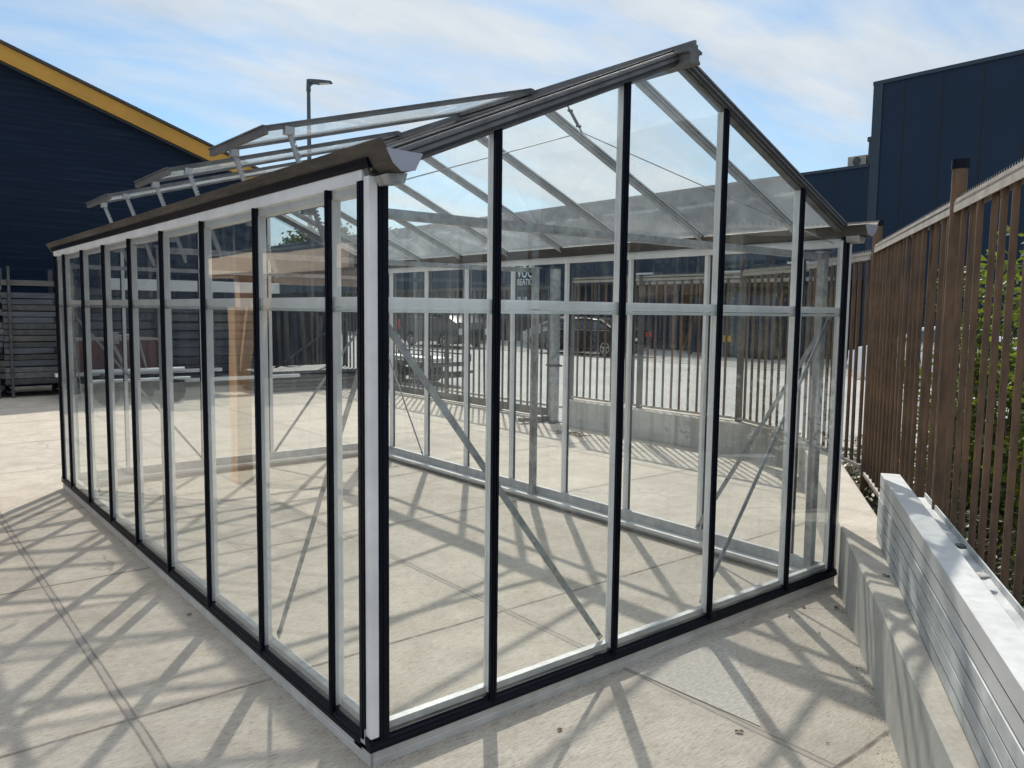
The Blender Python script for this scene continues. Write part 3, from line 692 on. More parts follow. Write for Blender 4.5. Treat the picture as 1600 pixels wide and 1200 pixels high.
# ------------------------------------------------------------------ shrubs behind the fence
def shrub(name, label, base, rx, ry, h, nleaf, nstem, mat, seed, ls=.035, zlow=.0, cat='shrub', grp='shrubs behind the rusty fence', stem='twig'):
    rnd = random.Random(seed)
    root = thing(name, label, cat, base, grp)
    g = MB(); tips = []
    for k in range(nstem):
        a = rnd.uniform(0,6.28); r_ = rnd.uniform(0,.5); p = V((math.cos(a)*rx*r_, math.sin(a)*ry*r_, 0)); top = V((math.cos(a)*rx*rnd.uniform(.2,1), math.sin(a)*ry*rnd.uniform(.2,1), h*rnd.uniform(.6,1)))
        prev = p; nn_ = 6
        for i in range(1,nn_+1):
            q = p.lerp(top, i/nn_)+V((rnd.uniform(-.04,.04),rnd.uniform(-.04,.04),0)); g.tube(prev, q, .010*(1.1-i/nn_)+.002, n=5); prev = q; tips.append(q)
            if rnd.random() < .8:
                e = q+V((rnd.uniform(-.25,.25),rnd.uniform(-.25,.25),rnd.uniform(.0,.2))); g.tube(q, e, .003, n=4); tips.append(e); tips.append(q.lerp(e,.5))
    g.build('stems', stem, root)
    g = MB()
    cl = [t for t in tips if t.z > zlow]
    for k in range(nleaf):
        c = rnd.choice(cl)+V((rnd.gauss(0,.07),rnd.gauss(0,.07),rnd.gauss(0,.07)))
        a = V((rnd.gauss(0,1),rnd.gauss(0,1),rnd.gauss(0,.6))).normalized(); b = a.cross(V((rnd.gauss(0,1),rnd.gauss(0,1),rnd.gauss(0,1)))).normalized(); s_ = ls*rnd.uniform(.6,1.3)
        c2 = a.cross(b)*.15*s_
        g.add([c-a*s_, c+b*s_*.45+c2, c+a*s_, c-b*s_*.45+c2], [(0,1,2),(0,2,3)])
    g.build('foliage', mat, root)
    return root
for k,(s_,off,h,rx,nl,mt,lab) in enumerate((
    (.25,.62,1.35,.36,2400,'leaf','leafy yellow green shrub beside the black capped round fence post'),
    (1.15,.68,1.85,.42,4600,'leaf','tall yellow green leafy shrub behind the rusty fence near the right edge of the picture'),
    (2.25,.74,2.05,.45,3600,'leaf','tallest leafy shrub behind the nearest fence panel, cut by the picture edge'),
    (-.6,.9,.75,.5,1500,'leafdark','low dull ivy shrub behind the fence near the greenhouse corner'))):
    p = V((A0[0]+dv[0]*s_, A0[1]+dv[1]*s_, .08))+V((.5591,-.8291,0))*off
    shrub('shrub', lab, p, rx, .42, h, nl, 18, mt, 11+k, .034)
def ivy(label, pts, seed, n=1500, hh=.35):
    rnd = random.Random(seed); g = MB()
    for k in range(n):
        i = rnd.randrange(len(pts)-1); t_ = rnd.random(); c = V((*pts[i],0)).lerp(V((*pts[i+1],0)), t_)+V((rnd.gauss(0,.16),rnd.gauss(0,.16),.12+hh*rnd.random()**1.6))
        a = V((rnd.gauss(0,1),rnd.gauss(0,1),rnd.gauss(0,.6))).normalized(); b = a.cross(V((0,.3,1))).normalized(); s_ = .024*rnd.uniform(.5,1.3)
        g.add([c-a*s_, c+b*s_*.6, c+a*s_, c-b*s_*.6], [(0,1,2),(0,2,3)])
        if k%5 == 0: g.tube(c, c+a*.12, .002, n=3)
    return tag(g.build('ivy_ground_cover', 'leafdark'), label, 'ground cover', kind='stuff')
def behind(s_, o_): return (A0[0]+dv[0]*s_+.5591*o_, A0[1]+dv[1]*s_-.8291*o_)
ivy('dull dry ivy covering the soil along the foot of the rusty fence', [behind(-1.6,.1),behind(0,.25),behind(1.5,.4),behind(3,.5),behind(5,.5)], 5, 5200, .38)
ivy('ragged dry ivy further back between the fence and the street', [behind(-1.8,.6),behind(0,1.2),behind(3,1.6),behind(5,1.6)], 6, 3500, .45)
pale = shrub('shrub', 'small pale grassy shrub at the kerb beyond the angled fence panel', (5.7,.75,.0), .25,.25,.55,700,10,'leafdark',44,.03)

# ------------------------------------------------------------------ far building along the street
BX = 27.5
bR = thing('navy_building', 'long navy panelled industrial building with a taller block at its right end behind the street', 'building', (BX,12,0))
def bb(name, a, b, mat, parent=None): 
    m_ = MB().box((a[0]-BX,a[1]-12,a[2]),(b[0]-BX,b[1]-12,b[2])); return m_.build(name, mat, parent or bR)
bb('wall', (BX,12.32,3.05),(BX+8,82,7.13),'navy_panel')
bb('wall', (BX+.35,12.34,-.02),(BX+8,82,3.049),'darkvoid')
tall = bb('tall_block', (BX,-30,-.02),(BX+20,12.3,10.0),'navy_panel')
bb('roof_trim', (BX-.05,-30,10.0),(BX+20,12.36,10.13),'navy_trim')
bb('roof_trim', (BX-.05,12.37,7.131),(BX+8,82,7.24),'navy_trim')
bb('corner_trim', (BX-.04,12.0,.0),(BX-.002,12.34,9.998),'navy_trim')
seam = None
for y in [11.22-1.285*k for k in range(0,20)]+[13.70+1.27*k for k in range(0,54)]:
    z0, z1 = (.0, 9.99) if y < 12 else (3.06, 7.12)
    nm = MB().box((-.010,-.022,z0),(-.001,.022,z1)).build('panel_seam', 'darkvoid', bR); nm.location = (0, y-12, 0)
# openings and features of the low part
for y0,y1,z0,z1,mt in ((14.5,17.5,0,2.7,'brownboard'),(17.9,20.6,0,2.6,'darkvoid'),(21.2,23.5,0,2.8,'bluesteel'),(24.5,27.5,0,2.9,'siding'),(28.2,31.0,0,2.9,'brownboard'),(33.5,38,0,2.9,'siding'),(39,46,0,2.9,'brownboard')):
    d = MB().box((.25,y0-12,z0),(.345,y1-12,z1)).build('door', mt, bR)
    for k in range(1,4):
        yy = y0-12+(y1-y0)*k/4; MB().box((.235,yy-.02,z0+.05),(.249,yy+.02,z1-.05)).build('door_seam', 'darkvoid', d)
for y0,y1,z in ((14.6,15.5,3.72),(17.2,19.2,3.45),(22.5,23.6,3.5)):
    bb('light_strip', (BX-.10,y0,z),(BX-.005,y1,z+.08),'white_plastic')
bb('canopy', (BX-.9,13.0,3.0),(BX-.002,24.0,3.09),'navy_trim')
bb('canopy_edge', (BX-.96,13.0,2.98),(BX-.902,24.0,3.12),'railgalv')
ac = thing('air_conditioner', 'pale air conditioning unit on the roof of the low navy building', 'air conditioner', (BX+.8,13.1,7.24))
MB().box((-.35,-.36,0.04),(.35,.36,.44)).build('casing', 'railgalv', ac, bevel=.02)
g = MB(); g.tube((-.36,.0,.24),(-.352,.0,.24), .16, n=24); g.build('fan_grille', 'darksteel', ac)
for y in (-.35,.35): MB().box((-.3,y-.03,0),(.3,y+.03,.04)).build('foot', 'darksteel', ac)
ch = thing('roof_vent', 'dark vent pipe standing against the taller navy block', 'vent', (BX+.5,12.6,7.24))
MB().tube((0,0,0),(0,0,.9),.10,.08).build('pipe','darksteel',ch); MB().tube((0,0,.9),(0,0,1.05),.14,.14).build('cowl','darksteel',ch)
# facade lettering
def text(body, size, y, z, parent, mat='white_letter', x=-.03, stretch=1):
    cu = bpy.data.curves.new('lettering', 'FONT'); cu.body = body; cu.size = size; cu.extrude = .01
    tmp = bpy.data.objects.new('tmp', cu); COL.objects.link(tmp)
    dg = bpy.context.evaluated_depsgraph_get(); me = bpy.data.meshes.new_from_object(tmp.evaluated_get(dg)); bpy.data.objects.remove(tmp)
    me.materials.clear(); me.materials.append(M[mat])
    o = bpy.data.objects.new('lettering', me); COL.objects.link(o); o.parent = parent
    o.matrix_local = Matrix(((0,0,-1,x),(-stretch,0,0,y),(0,1,0,z),(0,0,0,1))); return o
text('VOCI', .95, 32.52-12, 3.58, bR, stretch=.66); text('REATION', .52, 32.50-12, 3.15, bR, stretch=.76)
text('ERIEUR & E', .34, 32.50-12, 2.28, bR, x=.0, stretch=.8)
bb('sign_board', (BX+.02,28.6,2.1),(BX+.245,33.4,3.04),'navy_panel')
sg = bb('number_board', (BX+.10,22.85,1.30),(BX+.235,23.65,1.80),'navy_panel'); text('78', .42, 23.55-12, 1.40, bR, x=.09)

# ------------------------------------------------------------------ left building
BY = 17.0
bL = thing('navy_building', 'navy building with lapped siding and a yellow sloping roof fascia on the left', 'building', (0,BY,0))
xr, zr_ = 6.75, 4.86; rid = -6.0; zrid = zr_+(xr-rid)*.358
g = MB(); poly = [(xr-.25,-.02),(xr-.25,zr_-.22),(rid,zrid-.32),(-19,zr_-.4),(-19,-.02)]
g.prism(poly, (0,0,0),(0,22,0),(1,0,0),(0,0,1)); g.build('wall', 'siding', bL)
g = MB(); g.prism([(xr,zr_-.32),(xr,zr_),(rid,zrid),(rid,zrid-.33)], (0,-.26,0),(0,-.20,0),(1,0,0),(0,0,1)); g.prism([(rid,zrid-.33),(rid,zrid),(-19,zr_-.1),(-19,zr_-.42)], (0,-.26,0),(0,-.20,0),(1,0,0),(0,0,1)); g.build('roof_fascia', 'yellow', bL)
g = MB(); g.prism([(xr+.04,zr_),(xr+.04,zr_+.06),(rid,zrid+.065),(rid,zrid)], (0,-.30,0),(0,22,0),(1,0,0),(0,0,1)); g.prism([(rid,zrid),(rid,zrid+.065),(-19,zr_),(-19,zr_-.08)], (0,-.30,0),(0,22,0),(1,0,0),(0,0,1)); g.build('roof', 'roofing', bL)
g = MB(); g.prism([(xr-.02,zr_-.36),(xr-.02,zr_-.325),(rid,zrid-.335),(rid,zrid-.37)], (0,-.199,0),(0,-.002,0),(1,0,0),(0,0,1)); g.build('soffit', 'navy_trim', bL)
MB().tube((xr-.33,-.06,0),(xr-.33,-.06,zr_-.5), .05, n=12).build('downpipe', 'lampgrey', bL)
text_off = None
wl = thing('wall_lamp', 'tiny pale bulkhead lamp fixed to the navy siding on the left', 'lamp', (2.66,BY-.02,3.31))
MB().tube((0,0,0),(0,-.10,0), .02, n=8).build('bracket', 'darksteel', wl); MB().box((-.05,-.16,-.02),(.05,-.10,.02)).build('housing', 'white_plastic', wl, bevel=.006)

# ------------------------------------------------------------------ storage racks at the left back
def rack(label, x0, x1, y, zt, nlay, seed, mats=('alu_dirty','darksteel','rackgrey','gateframe','rackgrey','rackgrey')):
    rnd = random.Random(seed)
    r_ = thing('storage_rack', label, 'rack', (x0,y,0), 'steel racks with metal profiles at the back of the yard')
    for x in (.10, x1-x0-.1): MB().box((x-.022,-.26,0),(x+.022,-.22,zt)).build('upright', 'darksteel', r_)
    for x in (.10, x1-x0-.1): MB().box((x-.04,.9,0),(x+.04,.98,zt)).build('upright', 'darksteel', r_)
    zs = [.14+(zt-.25)*k/nlay for k in range(nlay)]
    for k, z in enumerate(zs):
        if k%3 == 0:
            for x in (.10, x1-x0-.1): MB().box((x-.035,-.219,z-.055),(x+.035,.899,z-.012)).build('shelf_arm', 'darksteel', r_)
        pitch = (zt-.25)/nlay
        g = MB(); yy = -.21
        ex0, ex1 = rnd.uniform(-.02,.0), rnd.uniform(-.01,.02)
        while yy < .8:
            w = rnd.uniform(.05,.12); h = pitch*rnd.uniform(.74,.93)
            g.box((ex0,yy,z-.010),(x1-x0+ex1-rnd.choice((0,0,0,.25)),yy+w*.95,z-.010+h)); yy += w+.004
        if rnd.random() < .94:
            o = g.build('profile_bundle', rnd.choice(mats), loc=(x0,y,0)); tag(o, 'bundle of long dark metal profiles lying in the '+('left' if x0<1.2 else 'middle' if x0<3.3 else 'right')+' steel rack by the navy building', 'metal profiles', 'metal profile bundles in the '+('left' if x0<1.2 else 'middle' if x0<3.3 else 'right')+' rack')
rack('leftmost steel rack full of long dark metal profiles before the navy siding', -1.7, .60, 14.9, 2.45, 19, 1)
rack('dark steel profile rack between the leftmost rack and the greenhouse corner', .62, 1.68, 14.9, 2.42, 19, 2)
rack('steel profile rack seen through the far left panes of the greenhouse', 1.75, 3.4, 15.0, 2.2, 12, 3)
rack('steel profile rack behind the timber coloured reflection in the greenhouse', 3.5, 5.6, 15.2, 1.9, 9, 4)
o = box('gutter_profile', (2.3,14.35,2.03),(5.75,14.62,2.25), 'white_plastic', bevel=.01); tag(o, 'long pale box gutter resting high across the racks behind the greenhouse', 'gutter')
crate = thing('storage_box', 'red brown painted storage box standing before the racks', 'box', (2.2,13.9,0))
MB().box((-.75,-.35,.50),(.75,.35,1.08)).build('body','redbrown',crate, bevel=.01); MB().box((-.78,-.38,1.08),(.78,.38,1.12)).build('lid','railgalv',crate)
for x in (-.65,.65): MB().box((x-.04,-.3,.0),(x+.04,.3,.50)).build('leg','darksteel',crate)
tr = thing('hand_cart', 'grey tubular hand cart with raised handle beside the red brown box', 'cart', (2.35,12.9,0))
MB().tube((-.75,0,.55),(.9,0,.55), .05, n=12).build('frame','white_plastic',tr); MB().tube((-.75,-.35,.42),(.9,-.35,.42), .03, n=10).build('frame_rail','white_plastic',tr)
g = MB(); g.tube((-.1,0,.55),(-.35,0,1.15), .03); g.tube((-.35,0,1.15),(.1,0,1.22), .025); g.tube((.1,0,1.22),(.25,0,.55), .02); g.box((-.42,-.05,1.05),(-.22,.05,1.25)); g.build('handle','galv',tr)
for x in (-.5,.6): MB().tube((x,-.4,.2),(x,-.33,.2), .2, n=18).build('wheel','tyre',tr)
for x in (-.5,.6): MB().box((x-.03,-.34,.2),(x+.03,.04,.52)).build('axle_bracket','darksteel',tr)
# profiles on trestles
for k,(x0,x1,y,z,lab) in enumerate(((1.2,4.1,13.3,.46,'pale long profile lying on low supports behind the hand cart'),(3.3,5.6,13.0,.30,'long pale profile on the ground stack behind the greenhouse'))):
    o = box('long_profile',(x0,y,z),(x1,y+.12,z+.06),'alu_light'); tag(o, lab, 'metal profile')
st = thing('timber_pallet_stack','low dark stack of boards on the ground behind the greenhouse','board stack',(6.0,13.6,0))
for k in range(5):
    MB().box((-1.2,-.5,.02+k*.085),(1.2+.1*math.sin(k),.5,.02+k*.085+.06)).build('board_layer','darksteel' if k%2 else 'alu_dirty',st)
for k,x in enumerate((-1.05,0,1.05)): MB().box((x-.05,-.52,0),(x+.05,.52,.019)).build('bearer','brownboard',st)
# leaning panels
pg = 'dark panels leaning upright in the panel rack'
fr = thing('panel_rack','dark steel rack holding upright panels behind the greenhouse','rack',(6.7,15.4,0))
for x in (-.95,.95):
    MB().box((x-.035,-.5,0),(x+.035,-.43,1.9)).build('upright','darksteel',fr); MB().box((x-.035,.43,0),(x+.035,.5,1.9)).build('upright','darksteel',fr); MB().box((x-.03,-.429,.3),(x+.03,.429,.36)).build('arm','darksteel',fr)
MB().bar((-.95,-.53,.3),(.95,-.53,1.5),.03,.05).build('cross_brace','darksteel',fr)
for k in range(9):
    x = -.85+k*.2
    o = MB().bar((x,-.1,.37),(x+random.uniform(-.03,.09),.0,random.uniform(1.5,1.95)),random.uniform(.05,.10),.5,(0,1,0)).build('upright_panel',random.choice(('darksteel','gateframe','navy_trim','lampgrey')),loc=(6.7,15.4,0)); tag(o,'dark upright panel standing in the panel rack behind the greenhouse','panel',pg)

# flatbed trailer outside the gate
tl = thing('flatbed_trailer','low grey flatbed trailer with wide deck parked just outside the gate','trailer',(8.75,13.6,0))
MB().box((-.55,-1.5,.46),(.55,1.6,.56)).build('deck','alu_dirty',tl)
g = MB()
for y in (-1.5,-.5,.5,1.6): g.box((-.56,y-.02,.56),(-.52,y+.02,.72)); g.box((.52,y-.02,.56),(.56,y+.02,.72))
g.box((-.56,-1.5,.70),(-.52,1.6,.73)); g.box((.52,-1.5,.70),(.56,1.6,.73)); g.build('side_rail','darksteel',tl)
MB().box((-.45,-1.45,.20),(.45,1.5,.29)).build('chassis','darksteel',tl)
MB().bar((0,-1.4,.30),(0,-2.3,.40),.06,.06).build('drawbar','darksteel',tl)
for x in (-.5,.5):
    for y in (-.1,.75):
        w_ = MB().tube((x-.07,y,.24),(x+.07,y,.24), .235, n=24).build('wheel','tyre',tl); MB().tube((x-.075,y,.24),(x+.075,y,.24), .12, n=18).build('rim','rim',w_)
o = box('aluminium_bundle',(8.35,12.3,.562),(8.95,15.0,.64),'alu_light',bevel=.008); tag(o,'bright bundle of aluminium sheets lying on the flatbed trailer','metal sheets')

# ------------------------------------------------------------------ cars
def make_car(label, loc, rz, paint, kind='sedan', cat='car', group='vehicles parked on the street'):
    r_ = thing('parked_car' if kind != 'van' else 'parked_van', label, cat, loc, group, rz)
    # +Y is forward, length 4.6
    if kind == 'van':
        prof = [(-2.5,.45),(-2.52,1.9),(-2.40,2.25),(1.0,2.28),(1.55,1.50),(2.35,1.16),(2.52,.85),(2.52,.40)]
        win = [(-.2,1.42),(-.2,2.02),(.92,2.04),(1.36,1.46)]; W2 = .98
    else:
        prof = [(-2.28,.35),(-2.32,.62),(-2.26,1.0),(-1.75,1.07),(-1.05,1.40),(-.2,1.47),(.45,1.40),(1.18,1.02),(2.02,.84),(2.28,.66),(2.32,.38)]
        win = [(-1.55,1.05),(-.98,1.33),(-.2,1.40),(.38,1.34),(.98,1.04)]; W2 = .90
    bot = [(2.1,.20),(1.78,.20)]+[(1.40+.37*math.cos(t),.32+.37*math.sin(t)) for t in [math.radians(a) for a in range(0,181,20)]]+[(-1.02,.20)]+[(-1.40+.37*math.cos(t),.32+.37*math.sin(t)) for t in [math.radians(a) for a in range(0,181,20)]]+[(-2.1,.20)]
    poly = prof+bot
    belt = 1.05 if kind != 'van' else 1.42; top = 1.47 if kind != 'van' else 2.28
    def hw(y, z):
        w = W2*(1-.045*abs(y/2.3)**3)
        if z > belt: w -= (z-belt)/(top-belt)*(.22 if kind != 'van' else .12)
        if z < .45: w -= (.45-z)*.15
        return w
    bm = bmesh.new(); rows_ = []
    for sx in (-1,-.93,0,.93,1):
        rows_.append([bm.verts.new((sx*hw(y,z) if abs(sx)==1 else sx*hw(y,z), y, z+(.018 if abs(sx)<1 and z>.6 else 0))) for y,z in poly])
    n = len(poly)
    for a, b in zip(rows_[:-1], rows_[1:]):
        for i in range(n): bm.faces.new((a[i],a[(i+1)%n],b[(i+1)%n],b[i]))
    bm.faces.new(rows_[0][::-1]); bm.faces.new(rows_[-1])
    bmesh.ops.recalc_face_normals(bm, faces=bm.faces)
    me = bpy.data.meshes.new('body'); bm.to_mesh(me); bm.free(); me.materials.append(M[paint])
    for p in me.polygons: p.use_smooth = True
    me.set_sharp_from_angle(angle=math.radians(28))
    o = bpy.data.objects.new('body', me); COL.objects.link(o); o.parent = r_
    for sx in (-1,1):
        g = MB(); vs = [(sx*(hw(y,z)+.004), y, z) for y,z in win]; g.add(vs, [tuple(range(len(vs)))]); g.build('side_window','carglass',r_)
        g = MB(); 
        ym = -.28; g.box((sx*(hw(0,1.2)+.001),ym-.03,belt+.02),(sx*(hw(0,1.3)+.02),ym+.03,top-.12)) if kind != 'van' else g.box((sx*.985,-.3,1.4),(sx*.99,-.24,2.05)); g.build('door_pillar','rubber',r_)
        g = MB(); g.box((sx*(W2+.0),.78,belt-.02),(sx*(W2+.17),.92,belt+.11)); g.build('mirror',paint,r_, bevel=.02)
        g = MB(); g.box((sx*(W2-.01),-1.6,belt-.055),(sx*(W2+.006),1.0,belt-.035)); g.build('belt_trim','rim',r_)
        # windscreen trims / lights
        g = MB(); g.box((sx*.50,-2.34 if kind!='van' else -2.54,.78),(sx*(W2-.03),-2.16 if kind!='van' else -2.4,.95 if kind!='van' else 1.25)); g.build('tail_light','red',r_, bevel=.02)
        g = MB(); g.box((sx*.52,2.08 if kind!='van' else 2.40,.62),(sx*(W2-.05),2.30 if kind!='van' else 2.54,.76 if kind!='van' else .90)); g.build('headlight','lamp_clear',r_, bevel=.02)
    def slab(nm, a, b):
        (y0,z0),(y1,z1) = a, b; d = V((0,y1-y0,z1-z0)).normalized(); nr = V((0,-d.z,d.y)); 
        if nr.z < 0: nr = -nr
        g = MB(); vs = [V((-hw(y0,z0)*.84,y0,z0+.018)),V((hw(y0,z0)*.84,y0,z0+.018)),V((hw(y1,z1)*.84,y1,z1+.018)),V((-hw(y1,z1)*.84,y1,z1+.018))]
        vs = [v+nr*.006 for v in vs]; g.add(vs, [(0,1,2,3)]); g.build(nm,'carglass',r_)
    if kind == 'van': slab('windscreen',(1.06,2.20),(1.50,1.57))
    else: slab('windscreen',(.52,1.36),(1.12,1.05)); slab('rear_window',(-1.68,1.11),(-1.12,1.37))
    MB().box((-.26,-2.335 if kind!='van' else -2.535,.62),(.26,-2.315 if kind!='van' else -2.5,.73)).build('number_plate','white_plastic',r_)
    MB().box((-.5,2.29 if kind!='van' else 2.50,.42),(.5,2.335 if kind!='van' else 2.535,.60)).build('grille','rubber',r_)
    for sx in (-1,1):
        for y in (1.40,-1.40):
            w_ = MB(); w_.tube((sx*(W2-.20),y,.32),(sx*(W2-.015),y,.32), .315, n=28); w = w_.build('wheel','tyre',r_, smooth=True)
            q_ = MB(); q_.tube((sx*(W2-.03),y,.32),(sx*(W2-.012),y,.32), .09, n=12)
            for k in range(5):
                t = k*2*math.pi/5+.3; q_.bar((sx*(W2-.009),y,.32),(sx*(W2-.009),y+.205*math.cos(t),.32+.205*math.sin(t)),.045,.012,(sx,0,0))
            for k in range(24):
                t, t2 = k*2*math.pi/24, (k+1)*2*math.pi/24; q_.bar((sx*(W2-.009),y+.212*math.cos(t),.32+.212*math.sin(t)),(sx*(W2-.009),y+.212*math.cos(t2),.32+.212*math.sin(t2)),.022,.014,(sx,0,0))
            q_.build('rim','rim',w)
    return r_
make_car('black saloon with red tail light parked on the street seen through the gable glass', (21.5,20.5,0), .10, 'paint_black')
make_car('grey car parked behind the black saloon, only its roof showing', (23.9,24.4,0), 0, 'paint_silver')
make_car('white car behind the fence at the right corner of the greenhouse', (20.4,6.3,0), 0, 'paint_white')
make_car('dark van parked on the street at the far left end of the gate', (20.0,28.9,0), math.pi, 'paint_dark', 'van', 'van')
ct = thing('storage_container','dark blue corrugated storage container before the navy building','container',(25.0,16.4,0))
g = MB(); n = 30; pl = []
for k in range(n): y = -1.9+3.8*k/n; w = 3.8/n; pl += [(y,0),(y+w*.35,0),(y+w*.5,.05),(y+w*.85,.05)]
pl += [(1.9,0),(1.9,2.2),(-1.9,2.2)]
g.prism([(a,b) for a,b in pl], (0,0,.12),(0,0,2.35),(0,1,0),(1,0,0)); g.build('body','bluesteel',ct)
for y in (-1.9,1.9): MB().box((-.04,y-.05,.0),(.08,y+.05,2.42)).build('corner_post','bluesteel',ct)
MB().box((-.03,-.1,.6),(-.005,.25,.85)).build('notice_plate','yellow',ct)

# ------------------------------------------------------------------ street lamp
lm = thing('street_lamp','tall grey street lamp with one flat head above the raised roof windows','street lamp',(9.84,21.53,0))
MB().tube((0,0,0),(0,0,8.55), .10,.055, n=16).build('pole','lampgrey',lm,smooth=True)
g = MB(); g.tube((0,0,8.5),(0,0,8.86), .075,.06, n=14); g.tube((0,0,8.66),(.14,-.115,8.80), .05,.05,n=10); g.build('bracket','lampgrey',lm)
hd = V((.775,-.631,0)); sd = V((.631,.775,0))
g = MB(); g.prism([(.05,-.05),(.05,.05),(.35,.035),(.72,.0),(.74,-.02),(.70,-.045),(.3,-.075)], V((0,0,8.80))-sd*.12, V((0,0,8.80))+sd*.12, hd, V((0,0,1))); h_ = g.build('lamp_head','lampgrey',lm)
g = MB(); g.prism([(.35,-.082),(.35,-.070),(.66,-.047),(.66,-.058)], V((0,0,8.80))-sd*.09, V((0,0,8.80))+sd*.09, hd, V((0,0,1))); g.build('lens','lamp_clear',h_)

# ------------------------------------------------------------------ open timber canopy left of the greenhouse (mirrored in its glass)
cp = thing('timber_canopy','timber posted canopy with tan boarding, mirrored in the left glass wall of the greenhouse','canopy',(-2.0,5.0,0))
MB().box((.68,-2.4,2.02),(.72,1.05,2.19)).build('fascia','tanfascia',cp); MB().box((-3,1.01,2.02),(.679,1.05,2.20)).build('fascia','tanfascia',cp)
MB().box((-3,-2.4,2.201),(.73,1.06,2.225)).build('roof','roofing',cp)
MB().box((-3,-2.4,2.0),(.679,1.0,2.018)).build('soffit','tanfascia',cp)
for (x,y) in ((.58,.10),(-2.6,.14),(-2.6,-2.0)):
    MB().box((x-.075,y-.075,0),(x+.075,y+.075,2.0)).build('post','wood',cp)
MB().bar((.58,.03,1.05),(.58,-.42,1.98),.06,.10,(1,0,0)).build('brace','wood',cp)

# ------------------------------------------------------------------ trees far behind
def tree(label, base, h, r_, seed, n=5200):
    rnd = random.Random(seed); root = thing('tree', label, 'tree', base, 'trees behind the navy buildings')
    g = MB(); g.tube((0,0,0),(0,0,h*.55), .25,.14, n=8); ends = []
    for k in range(9):
        a = rnd.uniform(0,6.28); p = V((0,0,h*rnd.uniform(.3,.55))); e = V((math.cos(a)*r_*rnd.uniform(.4,.9), math.sin(a)*r_*rnd.uniform(.4,.9), h*rnd.uniform(.6,.95))); g.tube(p,e,.09,.03,n=5); ends.append(e)
        for j in range(3): e2 = e+V((rnd.uniform(-1,1),rnd.uniform(-1,1),rnd.uniform(-.5,.8)))*r_*.35; g.tube(e,e2,.03,.012,n=4); ends.append(e2)
    g.build('trunk','bark',root)
    g = MB()
    for k in range(n):
        c = rnd.choice(ends)+V((rnd.gauss(0,1),rnd.gauss(0,1),rnd.gauss(0,.8)))*r_*.16
        a = V((rnd.gauss(0,1),rnd.gauss(0,1),rnd.gauss(0,1))).normalized(); b = a.cross(V((rnd.gauss(0,1),rnd.gauss(0,1),rnd.gauss(0,1)))).normalized(); s_ = .27
        g.add([c-a*s_,c+b*s_*.6,c+a*s_,c-b*s_*.6],[(0,1,2,3)])
    g.build('crown','treeleaf',root); return root
tree('tallest dark tree showing over the far roof of the long navy building', (41,78,0), 10.0, 4.2, 3)
tree('broad dark tree over the far roof, left of the tallest one', (40.5,86,0), 9.6, 4.5, 4)
tree('smaller dark tree over the far roof, right of the tallest one', (41,70,0), 9.0, 3.2, 5)

# ------------------------------------------------------------------ light, sky, camera
AZ = math.atan2(.6,.8); EL = math.radians(45.5)
w = bpy.data.worlds.new('World'); S.world = w; w.use_nodes = True
nt = w.node_tree; nt.nodes.clear()
out = N(nt,'ShaderNodeOutputWorld'); bg = N(nt,'ShaderNodeBackground'); L(nt,bg.outputs[0],out.inputs[0]); bg.inputs['Strength'].default_value = .13
sky = N(nt,'ShaderNodeTexSky'); sky.sky_type = 'NISHITA'; sky.sun_disc = False; sky.sun_elevation = EL; sky.sun_rotation = AZ; sky.air_density = 1.0; sky.dust_density = .4; sky.ozone_density = 2.0
tc = N(nt,'ShaderNodeTexCoord'); sp = N(nt,'ShaderNodeSeparateXYZ'); L(nt,tc.outputs['Generated'],sp.inputs[0])
den = mth(nt,'ADD',mth(nt,'MAXIMUM',sp.outputs[2],0),.16)
cv = N(nt,'ShaderNodeCombineXYZ'); L(nt,mth(nt,'DIVIDE',sp.outputs[0],den),cv.inputs[0]); L(nt,mth(nt,'DIVIDE',sp.outputs[1],den),cv.inputs[1])
mp = N(nt,'ShaderNodeMapping'); mp.inputs['Rotation'].default_value = (0,0,.60); mp.inputs['Scale'].default_value = (.62,1.5,1); mp.inputs['Location'].default_value = (3.1,1.7,0); L(nt,cv.outputs[0],mp.inputs[0])
n1 = tnoise(nt, mp.outputs[0], 1.5, 9, .56, .35); n2 = tnoise(nt, mp.outputs[0], .55, 3, .5)
cl = mth(nt,'ADD',mth(nt,'MULTIPLY',n1,.6),mth(nt,'MULTIPLY',n2,.5))
fac = ramp(nt, cl, [(.45,.10),(.54,.52),(.62,.97)])
fac = mth(nt,'MAXIMUM',fac,ramp(nt, sp.outputs[2], [(.0,.85),(.26,.0)]))
n3 = tnoise(nt, mp.outputs[0], 3.1, 7, .6, .3)
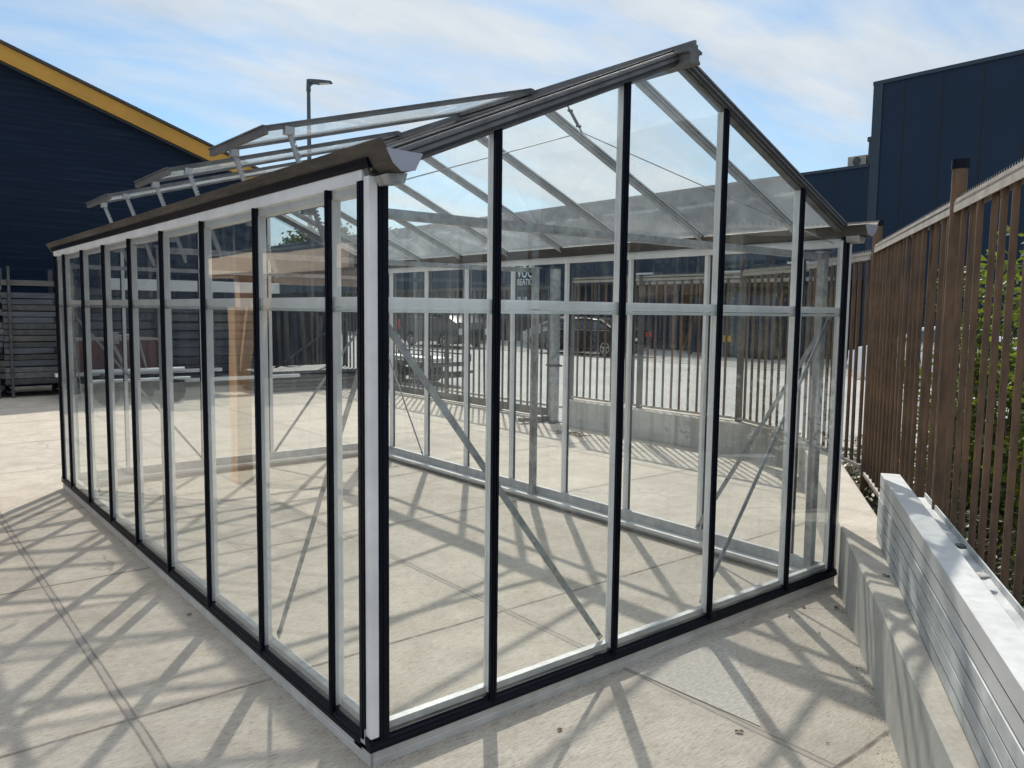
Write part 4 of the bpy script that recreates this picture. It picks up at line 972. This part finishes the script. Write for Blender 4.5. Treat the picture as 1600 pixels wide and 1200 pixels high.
ccol = ramp(nt, n3, [(.3,(.66,.76,.87)),(.7,(.89,.94,.98))])
cc = N(nt,'ShaderNodeVectorMath',operation='SCALE'); L(nt,ccol,cc.inputs[0]); L(nt, ramp(nt, sp.outputs[2], [(.5,.48),(.8,.98)]), cc.inputs['Scale'])
ccs = N(nt,'ShaderNodeVectorMath',operation='SCALE'); L(nt,cc.outputs[0],ccs.inputs[0]); ccs.inputs['Scale'].default_value = 14.2; cc = ccs
fac = mth(nt,'MAXIMUM',fac,ramp(nt, sp.outputs[2], [(.5,0),(.8,.8)]))  # extra bright cloud added high overhead, out of view, to fill the shadows
skc = mixc(nt,1.0,sky.outputs[0],(.66,.88,.96),'MULTIPLY')
L(nt, mixc(nt,fac,skc,cc.outputs[0]), bg.inputs[0])
sun = bpy.data.lights.new('sun','SUN'); sun.energy = 4.8; sun.angle = math.radians(.9); sun.color = (1,.945,.86)
so = bpy.data.objects.new('sun', sun); COL.objects.link(so)
sdir = V((.6*math.cos(EL), .8*math.cos(EL), math.sin(EL)))
so.rotation_euler = sdir.to_track_quat('Z','Y').to_euler(); so.location = (10,14,20)
cam = bpy.data.cameras.new('camera'); cam.sensor_width = 36; cam.lens = 1246.0/1600*36; cam.clip_end = 2000; cam.clip_start = .02
co = bpy.data.objects.new('camera', cam); COL.objects.link(co)
r = V((0.77553234,-0.63119406,0.011985)); u = V((0.04831947,0.07827624,0.99576004)); f = V((0.62945597,0.77166501,-0.09120472))
mw = Matrix(((r.x,u.x,-f.x,-1.40308),(r.y,u.y,-f.y,-2.52443),(r.z,u.z,-f.z,1.71308),(0,0,0,1)))
co.matrix_world = mw; S.camera = co
S.render.engine = 'CYCLES'; S.cycles.use_adaptive_sampling = True; S.cycles.adaptive_threshold = .03; S.cycles.max_bounces = 6; S.cycles.diffuse_bounces = 3; S.cycles.glossy_bounces = 4; S.cycles.transparent_max_bounces = 32
try: S.cycles.use_denoising = True
except Exception: pass
S.view_settings.view_transform = 'Standard'; S.view_settings.look = 'None'; S.view_settings.exposure = 0
